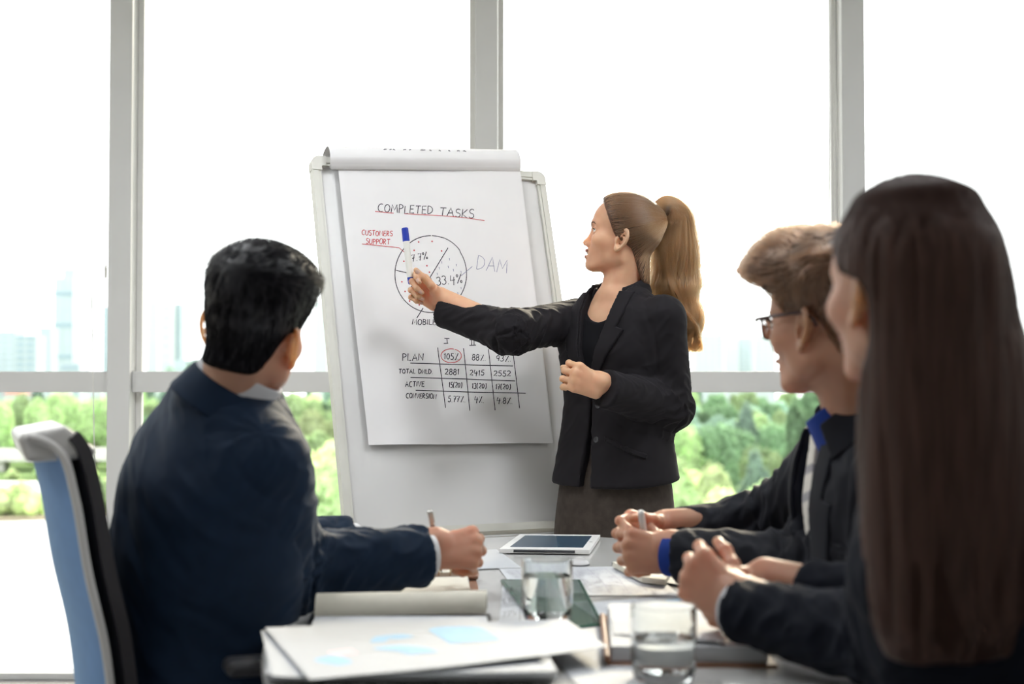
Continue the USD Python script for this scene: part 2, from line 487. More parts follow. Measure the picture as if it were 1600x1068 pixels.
# ------------------------------------------------------------------ the head
class Head:
    """A head in its own frame: x right, y forward, z up, the origin between the ears at the height of the eyes."""

    def __init__(self, c, R, s=1.0, female=False, mouth=0.0, ear_out=1.0):
        self.c, self.R, self.s, self.female, self.mouth, self.ear_out = A(c, float), R, s, female, mouth, ear_out

    def loc(self, p):
        return (p - self.c) @ self.R / self.s

    def wld(self, q):
        return self.c + (A(q, float) * self.s) @ self.R.T

    def ear(self, q, sx):
        # ear plane: u back, v up, w outward
        th = math.radians(24); lean = math.radians(12)
        o = A([sx * .0715, -.004, -.018])
        w = A([sx * math.cos(th), math.sin(th) * .6 * 1.0, 0]); w = unit(A([sx * math.cos(th), math.sin(th), 0.08]))
        v = unit(A([sx * .06, -math.sin(lean), math.cos(lean)])); v = unit(v - w * (v @ w)); u = np.cross(v, w) * (1 if sx > 0 else -1)
        u = u if u[1] < 0 else -u
        d = q - o
        U, V, W = d @ u, d @ v, d @ w
        a, b = .0165 + .004 * np.clip(V / .03, -1, 1), .030
        e = np.sqrt((U / a) ** 2 + (V / b) ** 2)
        rim = np.sqrt(((e - 1) * .0185) ** 2 + (W - .0065 - .004 * np.clip(U / .016, -1, 1)) ** 2) - .0037
        fl = np.maximum(np.abs(W + .0006) - .0018, (e - 1) * .0185)
        an = np.sqrt((np.sqrt(((U - .002) / .009) ** 2 + ((V - .002) / .0185) ** 2) - 1) ** 2 * .0115 ** 2 + (W - .0038) ** 2) - .0028
        root = cone(q, o - w * .010 + u * -.001, o - w * .002, .0125, .010)
        d1 = smin(smin(rim, fl, .0015), an, .0015)
        lobe = ell(np.stack([U, V, W], 1), (-.004, -.0275, .003), (.0085, .0095, .0045))
        tr_ = ell(np.stack([U, V, W], 1), (-.0135, -.004, .004), (.0045, .0075, .0045))
        d1 = smin(smin(d1, lobe, .005), tr_, .004)
        concha = ell(np.stack([U, V, W], 1), (-.003, -.004, .006), (.0085, .0125, .0105))
        return smax(smin(d1, root, .006), -concha, .003)

    def skull(self, q, grow=0.0):
        d = ell(q, (0, -.012, .030), (.0735 + grow, .0925 + grow, .0845 + grow))
        d = smin(d, ell(q, (0, .034, .036), (.058 + grow, .054 + grow, .056 + grow)), .03)
        return d

    def local(self, q):
        f = self.female
        ax = A([np.abs(q[:, 0]), q[:, 1], q[:, 2]]).T           # mirrored
        d = self.skull(q)
        d = smin(d, ell(q, (0, .034, -.034), (.0575, .052, .066)), .026)            # face
        d = smin(d, ell(ax, (.042, .050, -.026), (.023, .030, .022)), .022)         # cheekbone
        jr = .013 if f else .017
        jw = .049 if f else .055
        d = smin(d, cone(ax, (jw, -.004, -.066), (.018, .066, -.099), jr, .0125 if f else .015), .024)
        d = smin(d, ell(ax, (jw - .004, .012, -.05), (.015, .03, .035)), .02)
        d = smin(d, ell(q, (0, .0745, -.0985), (.017, .0145, .0135) if f else (.021, .0165, .015)), .016)   # chin
        d = smin(d, ell(q, (0, .068, -.066), (.029, .0235, .027)), .016)            # muzzle
        d = smin(d, ell(q, (0, .035, -.088), (.033, .04, .018)), .02)               # floor of the mouth
        d = smin(d, cone(ax, (.010, .083, .020), (.038, .070, .019), .0085, .008), .016)    # brow
        d = smax(d, -ell(ax, (.0315, .0885, -.001), (.0165, .0115, .0105)), .014)   # socket
        d = smin(d, cone(q, (0, .080, .004), (0, .096, -.032), .0068, .0072), .011)  # bridge of the nose
        d = smin(d, ell(q, (0, .0985, -.037), (.0095, .0095, .0085)), .007)         # tip
        d = smin(d, ell(ax, (.0120, .0895, -.0415), (.0072, .0095, .0072)), .006)   # wings
        d = smax(d, -ell(ax, (.0060, .0955, -.0480), (.0032, .0052, .0036)), .003)  # nostril
        o = self.mouth
        d = smin(d, ell(ax, (.006, .0905, -.0600 + .25 * o), (.016, .0068, .0046)), .005)      # upper lip
        d = smin(d, ell(q, (0, .0895, -.0735 - .75 * o), (.015, .0066, .0052)), .006)          # lower lip
        if o > 0:
            d = smax(d, -ell(q, (0, .090, -.0668 - .28 * o), (.0165, .02, .0022 + .62 * o)), .003)
        else:
            d = smax(d, -ell(q, (0, .0985, -.0668), (.020, .0065, .0008)), .003)
        # lids over the eyeball
        e = nrm(ax - A([.0315, .0715, 0])) - .0139
        slit = ell(ax, (.0318, .083, -.0008), (.0145, .02, .0047))
        d = smin(d, smax(e, -slit, .0015), .005)
        for sx in (-1, 1):
            d = smin(d, self.ear(q, sx), .004)
        return d

    def __call__(self, p):
        return self.local(self.loc(p)) * self.s


# ------------------------------------------------------------------ the hand
def hand_bones(wrist, fwd, back, side, flex, thumb, spread=(8, 2, -4, -11), s=1.0, length=1.0):
    """Bones (a, b, ra, rb, group) of a hand. fwd: to the knuckles; back: out of the back of the hand; side: +1 if the thumb lies along cross(back, fwd), else -1.
    flex: per finger (knuckle, middle, end) in degrees; thumb: three directions as (fwd, thumbwards, back) and a root."""
    f = unit(fwd); b = unit(A(back, float) - f * (A(back, float) @ f)); t = np.cross(b, f) * side
    w = A(wrist, float)
    P = lambda x, y, z: w + (f * x + t * y + b * z) * s
    out = []
    mcp = [(.086, .027, .002), (.089, .005, .005), (.083, -.016, .003), (.074, -.034, -.002)]
    lens = [(.043, .026, .020), (.047, .030, .021), (.044, .028, .021), (.034, .021, .019)]
    rad = [(.0094, .0086, .0078, .0066), (.0097, .0088, .0080, .0068), (.0092, .0084, .0076, .0064), (.0082, .0074, .0067, .0057)]
    for k in range(4):
        root = P(.012, mcp[k][1] * .62, -.002); kn = P(*mcp[k])
        out.append((root, kn, .0145 * s, (.0118 if k < 3 else .0108) * s, 'palm'))
        a = kn; ang = 0.0
        sp = math.radians(spread[k])
        for j in range(3):
            ang += math.radians(flex[k][j])
            L = lens[k][j] * s * length
            dirn = (f * math.cos(sp) + t * math.sin(sp)) * math.cos(ang) - b * math.sin(ang)
            e = a + unit(dirn) * L
            out.append((a, e, rad[k][j] * s, rad[k][j + 1] * s, f'f{k}'))
            a = e
    r0 = P(*thumb.get('root', (.022, .024, -.012)))
    out.append((P(.008, .012, -.006), r0, .016 * s, .0165 * s, 'palm'))
    a = r0
    for j, (d, L) in enumerate(zip(thumb['dirs'], (.044, .034, .028))):
        e = a + unit(f * d[0] + t * d[1] + b * d[2]) * L * s
        ra = (.0150, .0112, .0100)[j] * s; rb = (.0112, .0100, .0076)[j] * s
        out.append((a, e, ra, rb, 'thumb'))
        if j == 0:
            out.append((P(.075, .018, -.004), a + (e - a) * .55, .010 * s, .011 * s, 'palm'))
        a = e
    return out


def hand_sdf(bones, wrist):
    c = np.mean([q[0] for q in bones] + [q[1] for q in bones], 0)
    R = max(max(nrm(q[0] - c), nrm(q[1] - c)) for q in bones) + .035

    def f(p):
        d = None
        groups = {}
        for a, b, ra, rb, g in bones:
            groups.setdefault(g, []).append((a, b, ra, rb))
        pal = None
        for a, b, ra, rb in groups['palm']:
            q = cone(p, a, b, ra, rb); pal = q if pal is None else smin(pal, q, .014)
        d = pal
        for g, bs in groups.items():
            if g == 'palm':
                continue
            fd = None
            for a, b, ra, rb in bs:
                q = cone(p, a, b, ra, rb); fd = q if fd is None else smin(fd, q, .004)
            # a knuckle on each joint
            for a, b, ra, rb in bs[1:]:
                fd = smin(fd, nrm(p - a) - ra * 1.06, .003)
            root = bs[0][0]
            k = np.where(nrm(p - root) < .022, .010, .0022) if g != 'thumb' else np.where(nrm(p - root) < .03, .014, .0025)
            d = smin(d, fd, k)
        return d
    return near(f, c, R), c, R


def nails(bones, mat, parent):
    """A nail on the end bone of each finger and of the thumb."""
    ms = []
    last = {}
    prev = {}
    for b in bones:
        if b[4] != 'palm':
            prev[b[4]] = last.get(b[4]); last[b[4]] = b
    for g, (a, e, ra, rb, _) in last.items():
        d = unit(e - a); pr = prev[g]
        bend = unit(unit(pr[1] - pr[0]) - d * (unit(pr[1] - pr[0]) @ d) + 1e-6)        # points to the back of a curled finger
        w = np.cross(d, bend)
        o = a + (e - a) * .72
        u = np.linspace(-1, 1, 7); t = np.linspace(-.5, .62, 6)
        T, Uu = np.meshgrid(t, u, indexing='ij')
        wide = rb * .78 * np.sqrt(np.clip(1 - np.clip(T - .25, 0, 1) ** 2 * 4.2, .05, 1))
        rr = (ra + (rb - ra) * (.72 + T * rb * 1.3 / nrm(e - a))) + .0006
        P = o + d * (T * rb * 1.5)[..., None] + w * (wide * Uu)[..., None] + bend * np.sqrt(np.maximum(rr ** 2 - (wide * Uu) ** 2, 1e-8))[..., None]
        ms.append(grid_mesh(P, .0006))
    for q in ms:
        obj('fingernail', q, mat, parent, smooth=True)
# ------------------------------------------------------------------ outside: river, park woodland, hazy city
G0 = -17.0                                   # ground level outside, seen from an upper floor
M_GRASS = plain('river_bank_grass', (0.15, 0.22, 0.09), 0.95, 0.5, 0.12, specular_ior_level=0.0)
M_WATER = plain('river_water', (0.78, 0.78, 0.75), 0.4, 0.05, 0.05, 0.5, 0.6)
M_ROAD = plain('pale_concrete', (0.62, 0.61, 0.58), 0.8, 0.06, 0.3)


def leaf_look(name, color):
    c = A(color)
    return look(name, {'o': ('object_info', {}), 'n': ('noise_texture', {'scale': 0.9, 'detail': 4}), 'g': ('geometry', {}),
                       'r': ('rgb_ramp', {'ramp': [(0.3, tuple(c * .6)), (0.7, tuple(np.minimum(c * 1.5, 1)))]}),
                       'h': ('hsv', {'hue': .5, 'saturation': 1.0}), 'mv': ('map_range', {'from_min': 0., 'from_max': 1., 'to_min': .75, 'to_max': 1.6}),
                       'd': ('diffuse_bsdf', {}), 't': ('translucent_bsdf', {}), 'm': ('mix_closure', {'fac': 0.42})},
                [('g.position', 'n.vector'), ('n.fac', 'r.fac'), ('r.color', 'h.color'), ('o.random', 'mv.value'), ('mv.result', 'h.value'),
                 ('h.color', 'd.color'), ('h.color', 't.color'), ('d.BSDF', 'm.closure1'), ('t.BSDF', 'm.closure2')], 'm.closure')


M_LEAF = [leaf_look('leaves_deep_green', (0.22, 0.34, 0.20)), leaf_look('leaves_mid_green', (0.37, 0.48, 0.26)),
          leaf_look('leaves_pale_green', (0.54, 0.62, 0.36)), leaf_look('leaves_blue_green', (0.32, 0.44, 0.36))]
M_BARK = plain('tree_bark', (0.16, 0.12, 0.09), 0.9, 0.3, 3, 0.5, 12)

obj('ground', box((0, 900, G0 - 1.0), (2400, 1790, 2.0)), M_GRASS, smooth=False, kind='structure')
# river: a sheet of water with a winding shore, reaching from the building to the far bank on the left
import shapely.geometry as sg


def sheet(name, px, mat, h=.06, sink=.02):
    pts = [tuple(at_z(u, v, G0)[:2]) for u, v in px]
    mm = trimesh.creation.extrude_polygon(sg.Polygon(pts).buffer(2.0).buffer(-2.0), h, engine='earcut')
    mm.apply_translation((0, 0, G0 + sink))
    obj(name, mm, mat, smooth=False, kind='structure')


sheet('river', [(-900, 832), (-300, 824), (-100, 818), (60, 814), (170, 807), (300, 776), (400, 762), (470, 757), (508, 768), (497, 800), (505, 840), (520, 900), (560, 1100), (560, 1800), (-1500, 1800)], M_WATER)
# an arm of the river farther up, behind the bank
sheet('river_arm', [(-500, 752), (60, 752), (170, 750), (250, 744), (262, 752), (230, 782), (170, 792), (60, 794), (-500, 800)], M_WATER)
sheet('river_bank_path', [(-900, 823), (-300, 817), (-100, 812), (60, 808), (170, 802), (172, 806), (60, 813), (-100, 817), (-300, 823), (-900, 831)], plain('sandy_bank', (0.34, 0.28, 0.20), 0.9, 0.2, 0.4), .3)
sheet('meadow', [(395, 742), (560, 738), (560, 752), (470, 756), (395, 760)], plain('meadow_grass', (0.30, 0.31, 0.14), 0.95, 0.3, .2), .1)
# the road bridge crossing behind the bank
bl, br = at(-330, 716, 295), at(330, 711, 305)
zb = (bl[2] + br[2]) / 2
bridge = thing('road_bridge', 'long pale concrete road bridge over the river behind the chair', 'bridge', (0, 0, 0))
bd = br - bl
bx_ = unit(A([bd[0], bd[1], 0])); Rb = np.stack([bx_, np.cross([0, 0, 1], bx_), [0, 0, 1]], 1)
mid = (bl + br) / 2; Lb = np.linalg.norm(bd)
obj('deck', rbox((mid[0], mid[1], zb), (Lb, 9, 1.5), .1, Rb), M_ROAD, bridge)
for s in (-1, 1):
    obj('parapet', box(A([mid[0], mid[1], zb + 1.2]) + Rb[:, 1] * s * 4.3, (Lb, .3, .9), Rb), M_ROAD, bridge, smooth=False)
for q in np.linspace(-.45, .45, 7):
    pz = A([mid[0], mid[1], (zb + G0) / 2]) + Rb[:, 0] * q * Lb
    obj('pier', box(pz, (1.4, 6, zb - G0), Rb), M_ROAD, bridge, smooth=False)


def crown_mesh(seed, n_lobes, n_leaf, w, h, leaf, flat=1.0):
    r = np.random.default_rng(seed)
    V, Fc = [], []
    c = r.normal(size=(n_lobes, 3)); c /= np.linalg.norm(c, axis=1, keepdims=True); c *= r.uniform(.35, .8, (n_lobes, 1))
    c[:, 2] = np.abs(c[:, 2]) * flat - .15
    rad = r.uniform(.28, .48, n_lobes)
    li = r.integers(0, n_lobes, n_leaf)
    d = r.normal(size=(n_leaf, 3)); d /= np.linalg.norm(d, axis=1, keepdims=True)
    p = c[li] + d * (rad[li] * r.uniform(.78, 1.05, n_leaf))[:, None]
    p = p * A([w, w, h]) + A([0, 0, h * .55])
    nrm = d + r.normal(scale=.55, size=d.shape); nrm[:, 2] += .35; nrm /= np.linalg.norm(nrm, axis=1, keepdims=True)
    t = np.cross(nrm, r.normal(size=d.shape)); t /= np.linalg.norm(t, axis=1, keepdims=True)
    b = np.cross(nrm, t)
    s = leaf * r.uniform(.6, 1.4, n_leaf)[:, None]
    quad = np.stack([p - t * s, p - b * s * .6, p + t * s, p + b * s * .6], 1)
    V = quad.reshape(-1, 3)
    i = np.arange(n_leaf)[:, None] * 4
    Fc = np.vstack([i + [0, 1, 2], i + [0, 2, 3]])
    # a closed core so that a crown is not see-through
    cores = [trimesh.creation.icosphere(1, 1.0) for _ in range(n_lobes)]
    for q, cc, rr in zip(cores, c, rad):
        q.vertices = (q.vertices * rr * .8 + cc) * A([w, w, h]) + A([0, 0, h * .55])
    return cat(trimesh.Trimesh(V, Fc, process=False), *cores)


def palm_mesh(seed, h):
    r = np.random.default_rng(seed); out = []
    for a in range(26):
        az = r.uniform(0, 2 * np.pi); lift = r.uniform(.2, 1.25); L = h * r.uniform(.42, .6)
        t = np.linspace(0, 1, 7)
        rad = L * np.sin(t * 1.35) * math.cos(lift * .5); z = h * .5 + L * (np.sin(lift) * t - .55 * t ** 2)
        cx = np.stack([rad * np.cos(az), rad * np.sin(az), z], 1)
        side = A([-math.sin(az), math.cos(az), 0]) * (L * .13)
        wd = np.sin(np.pi * (t * .88 + .1))[:, None]
        g = np.stack([cx - side * wd - A([0, 0, .04 * h]) * wd, cx, cx + side * wd - A([0, 0, .04 * h]) * wd], 1)
        out.append(grid_mesh(g))
    return cat(*out)


def make_tree(name, kind, w, h, mat, seed):
    t = class_prim(name + '_kind_' + str(seed))
    if kind == 'palm':
        obj('frond_crown', palm_mesh(seed, h), mat, t, smooth=False)
        obj('trunk', tube([(0, 0, -2), (.1, 0, h * .3), (0, .1, h * .64)], [.3, .22, .18], 8), M_BARK, t, smooth=True)
    else:
        obj('crown', crown_mesh(seed, 18, 9000, w, h, .21 if kind != 'bush' else .14), mat, t, smooth=False)
        obj('trunk', cat(tube([(0, 0, -2), (.1, 0, h * .25), (0, .1, h * .7)], [.45, .35, .2], 8),
                         tube([(0, 0, h * .2), (w * .3, .1, h * .6)], [.2, .1], 6), tube([(0, 0, h * .25), (-w * .3, -.2, h * .65)], [.2, .1], 6)), M_BARK, t, smooth=True)
    return t


protos = {}
def tree(kind, variant, zone, x, y, z, s, rz):
    names = {'round': 'broadleaf_tree', 'tall': 'tall_tree', 'palm': 'palm_tree', 'bush': 'river_shrub'}
    tone = ['deep green', 'mid green', 'pale green', 'blue green'][variant]
    place = {'far_left': 'on the bank behind the bridge, seen left of the left mullion', 'mid': 'in the park, seen between the seated man and the flipchart',
             'right': 'in the park woodland, seen through the right window below its transom', 'bank': 'at the water edge in front of the bridge'}[zone]
    what = {'round': 'rounded tree', 'tall': 'tall tree', 'palm': 'palm', 'bush': 'low shrub'}[kind]
    key = (kind, variant)
    label, group = f'{tone} {what} {place}', f'{tone} {what}s {place}'
    if key not in protos:
        w, h = {'round': (4.2, 7.5), 'tall': (3.2, 10.5), 'palm': (4, 8.5), 'bush': (3.0, 3.6)}[kind]
        protos[key] = make_tree(names[kind], kind, w, h, M_LEAF[variant], 11 * variant + len(kind))
    copy_of(protos[key], names[kind], label, 'shrub' if kind == 'bush' else 'tree', (x, y, z), rz, s, group)


tr = np.random.default_rng(21)
def px_at(u, Y):
    return (u - 800) / F_PX * Y

def row(Y, u0, u1, spacing, zone, pick, smin_=.9, smax_=1.25):
    n = max(2, int((u1 - u0) / F_PX * Y / spacing) + 1)
    for i in range(n):
        u = u0 + (u1 - u0) * (i + tr.uniform(-.25, .25)) / (n - 1)
        y = Y * tr.uniform(.97, 1.03)
        kind, var = pick()
        tree(kind, var, zone, px_at(u, y), y, G0, tr.uniform(smin_, smax_), tr.uniform(0, 6.28))


def near_mix():
    k = tr.random()
    return ('palm', int(tr.choice([2, 1]))) if k < .3 else (('round', int(tr.choice([2, 1, 0, 2]))) if k < .8 else ('tall', int(tr.choice([1, 3]))))


def far_mix():
    return ('round' if tr.random() < .8 else 'tall'), int(tr.choice([3, 0, 1, 3]))


def mid_mix():
    return ('round' if tr.random() < .8 else 'tall'), int(tr.choice([0, 1, 3, 1, 2]))


# right window: woodland from the lawn below up to the treeline
for Y in (108, 124, 141, 160, 181):
    row(Y, 930, 1330, 5.6, 'right', near_mix, .62, 1.0)
for Y in (206, 236, 275, 325, 385, 460):
    row(Y, 960, 1340, 8.5, 'right', far_mix, .95, 1.4)
for Y in (125, 146, 168, 192):
    row(Y, 940, 1320, 5.0, 'right', lambda: ('bush', int(tr.choice([1, 2]))), 1.1, 1.7)
# the gap between the seated man and the flipchart
for Y in (285, 310, 345, 390, 440, 510):
    row(Y, 385, 590, 9.5, 'mid', mid_mix, 1.05, 1.55)
for (u, v, s) in ((418, 748, 1.4), (440, 744, 1.7), (470, 748, 1.5), (495, 750, 1.9), (520, 752, 1.6), (478, 812, .9), (515, 800, 1.6), (532, 806, 2.2), (548, 826, 2.2), (525, 850, 1.8), (550, 880, 2.0)):
    p = at_z(u, v, G0)
    tree('bush', int(tr.choice([1, 2])), 'mid', p[0], p[1], G0, s, tr.uniform(0, 6.28))
# left panes: trees behind the bridge, shrubs at the water's edge
for Y in (325, 360, 410, 470):
    row(Y, -70, 235, 9.0, 'far_left', lambda: ('round', int(tr.choice([0, 1, 3, 1]))), 1.15, 1.5)
for (u, v, s) in ((-30, 808, 2.2), (8, 808, 2.0), (24, 806, 2.3), (45, 808, 2.1), (64, 804, 1.4), (118, 800, 1.2), (136, 802, 2.1), (150, 802, 2.4), (168, 800, 2.4), (60, 746, 1.3), (20, 748, 1.4), (110, 749, 1.2), (140, 747, 1.5), (212, 796, 1.7), (214, 740, 2.5)):
    p = at_z(u, v, G0)
    tree('bush', int(tr.choice([1, 2])), 'bank', p[0], p[1], G0, s * (.42 if v > 780 else .30), tr.uniform(0, 6.28))

# the woodland goes on beyond the trees that can be told apart
wood = UsdGeom.PointInstancer.Define(stage, '/World/woodland')
kinds = [protos[k] for k in (('round', 3), ('round', 0), ('round', 1), ('tall', 3)) if k in protos]
for i, kc in enumerate(kinds):
    stage.DefinePrim(f'/World/woodland/tree_kind_{i + 1:03d}', 'Xform').GetReferences().AddInternalReference(kc.GetPath())
wood.CreatePrototypesRel().SetTargets([f'/World/woodland/tree_kind_{i + 1:03d}' for i in range(len(kinds))])
wr = np.random.default_rng(77)
wp, ws, wq = [], [], []
water = sg.Polygon([tuple(at_z(u, v, G0)[:2]) for u, v in [(-900, 832), (-300, 824), (170, 807), (300, 776), (400, 762), (470, 757), (508, 768), (497, 800), (505, 840), (520, 900), (560, 1100), (560, 1800), (-1500, 1800)]]).buffer(6)
for Y in (118, 140, 165, 195, 230, 270, 320, 380, 450, 530, 620, 720):
    for x in np.arange(-620, 620, 8.5 if Y < 300 else 12):
        xx, yy = x + wr.uniform(-3, 3), Y * wr.uniform(.97, 1.03)
        u = 800 + xx / yy * F_PX
        if Y < 480 and (940 < u < 1345 or 380 < u < 590 and Y > 270 or -75 < u < 240):
            continue
        if u < 620 and Y < 320 or water.contains(sg.Point(xx, yy)):
            continue
        wp.append((xx, yy, G0)); ws.append(wr.uniform(1.05, 1.6)); wq.append(wr.uniform(0, np.pi))
wood.CreatePositionsAttr(Vt.Vec3fArray.FromNumpy(A(wp, np.float32)))
wood.CreateScalesAttr(Vt.Vec3fArray.FromNumpy(np.repeat(A(ws, np.float32)[:, None], 3, 1)))
wood.CreateOrientationsAttr(Vt.QuathArray([Gf.Quath(float(math.cos(q)), 0, 0, float(math.sin(q))) for q in wq]))
wood.CreateProtoIndicesAttr(Vt.IntArray.FromNumpy(wr.integers(0, len(kinds), len(wp)).astype(np.int32)))
tag(wood, 'distant green woodland closing off the park all along the horizon', 'woodland', kind='stuff')

# city far off: pale towers, each with floors of windows
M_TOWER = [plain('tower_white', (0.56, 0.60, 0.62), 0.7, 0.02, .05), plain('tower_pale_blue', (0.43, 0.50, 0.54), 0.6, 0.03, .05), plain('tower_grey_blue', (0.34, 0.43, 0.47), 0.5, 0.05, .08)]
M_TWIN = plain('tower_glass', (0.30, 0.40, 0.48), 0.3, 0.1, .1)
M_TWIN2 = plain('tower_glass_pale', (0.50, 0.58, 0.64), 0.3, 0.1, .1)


def tower(u0, u1, vt, Y, label, mat=0, floors=14, bands=None, cols=3, glass=None, crown=None, depth=None):
    s = F_PX / Y
    x0, x1 = (u0 - 800) / s, (u1 - 800) / s
    zt = at(u0, vt, Y)[2]; w = x1 - x0; d = depth or max(w, 12.0)
    cx = (x0 + x1) / 2
    t = thing('city_tower', label, 'building', (cx, Y, G0))
    H = zt - G0
    obj('tower_body', box((0, d / 2, H / 2), (w, d, H)), M_TOWER[mat], t, smooth=False)
    g = glass or M_TWIN2
    fh = H / floors
    lo = max(0, int((-14 - G0) / fh))
    cw = w / (cols + .25)
    for k in range(lo, floors):
        z = (k + .5) * fh
        if bands is not None and k in bands:
            obj('plant_floor', box((0, .0, z), (w * 1.02, .8, fh * .8)), M_TWIN, t, smooth=False)
            continue
        for c in range(cols):
            obj('window', box(((c - (cols - 1) / 2) * cw, 0, z), (cw * .62, .5, fh * .45)), g, t, smooth=False)
    if crown:
        obj('roof_plant', box((crown[0] * w, d / 2, H + crown[2] / 2), (w * crown[1], d * .6, crown[2])), M_TOWER[mat], t, smooth=False)
    return t


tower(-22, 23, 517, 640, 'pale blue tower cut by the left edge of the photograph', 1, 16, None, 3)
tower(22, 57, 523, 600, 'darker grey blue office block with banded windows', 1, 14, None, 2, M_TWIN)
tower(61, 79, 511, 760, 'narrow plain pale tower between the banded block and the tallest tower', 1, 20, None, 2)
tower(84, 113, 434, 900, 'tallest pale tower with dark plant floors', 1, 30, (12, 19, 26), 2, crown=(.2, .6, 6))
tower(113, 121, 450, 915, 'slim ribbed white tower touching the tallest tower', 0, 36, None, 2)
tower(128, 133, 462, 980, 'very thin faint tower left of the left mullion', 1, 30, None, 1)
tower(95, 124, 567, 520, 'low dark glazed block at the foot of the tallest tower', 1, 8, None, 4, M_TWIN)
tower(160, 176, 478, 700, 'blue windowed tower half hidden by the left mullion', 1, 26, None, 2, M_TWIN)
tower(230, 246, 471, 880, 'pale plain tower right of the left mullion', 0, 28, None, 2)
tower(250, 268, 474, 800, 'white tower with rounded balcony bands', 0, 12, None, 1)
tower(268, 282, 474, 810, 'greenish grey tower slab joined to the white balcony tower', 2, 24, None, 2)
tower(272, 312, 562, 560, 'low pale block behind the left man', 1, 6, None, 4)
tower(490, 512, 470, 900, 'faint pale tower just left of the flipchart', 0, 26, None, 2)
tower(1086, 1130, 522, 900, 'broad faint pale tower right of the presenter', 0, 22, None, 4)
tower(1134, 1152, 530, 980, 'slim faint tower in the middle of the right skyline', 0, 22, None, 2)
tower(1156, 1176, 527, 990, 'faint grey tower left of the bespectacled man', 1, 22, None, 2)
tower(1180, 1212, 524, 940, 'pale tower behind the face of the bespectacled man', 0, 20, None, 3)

# small white houses among the trees
M_ROOF = plain('roof_tile_red', (0.45, 0.22, 0.16), 0.8, 0.2, 1.0)
def house(u, v0, v1, w_px, Y, label):
    s = F_PX / Y; x = (u - 800) / s; w = w_px / s
    z0, z1 = G0, at(u, v0, Y)[2]
    t = thing('white_house', label, 'house', (x, Y, G0))
    H = z1 - G0
    obj('house_wall', box((0, 0, H / 2), (w, w * .8, H)), M_TOWER[0], t, smooth=False)
    roof = trimesh.convex.convex_hull(A([[sx * w * .55, sy * w * .45, H] for sx in (-1, 1) for sy in (-1, 1)] + [[sx * w * .3, 0, H + w * .22] for sx in (-1, 1)]))
    obj('roof', roof, M_ROOF, t, smooth=False)
    for i in range(2):
        for k in range(2):
            obj('window', box(((i - .5) * w * .4, -w * .4, H - 2.2 - k * 3.2), (1.3, .3, 1.5)), M_TWIN, t, smooth=False)
house(28, 616, 630, 34, 505, 'small white house in the trees near the left edge')
house(103, 612, 632, 17, 495, 'white house with a red roof above the trees, left of the cord')
house(88, 618, 640, 14, 488, 'small white house low among the trees behind the chair top')
house(152, 610, 628, 20, 515, 'white house between the blind cord and the left mullion')
# ------------------------------------------------------------------ handwriting: single strokes on a sheet
def arc(cx, cy, rx, ry, a0, a1, n=12):
    t = np.radians(np.linspace(a0, a1, n))
    return [(cx + rx * math.cos(q), cy + ry * math.sin(q)) for q in t]


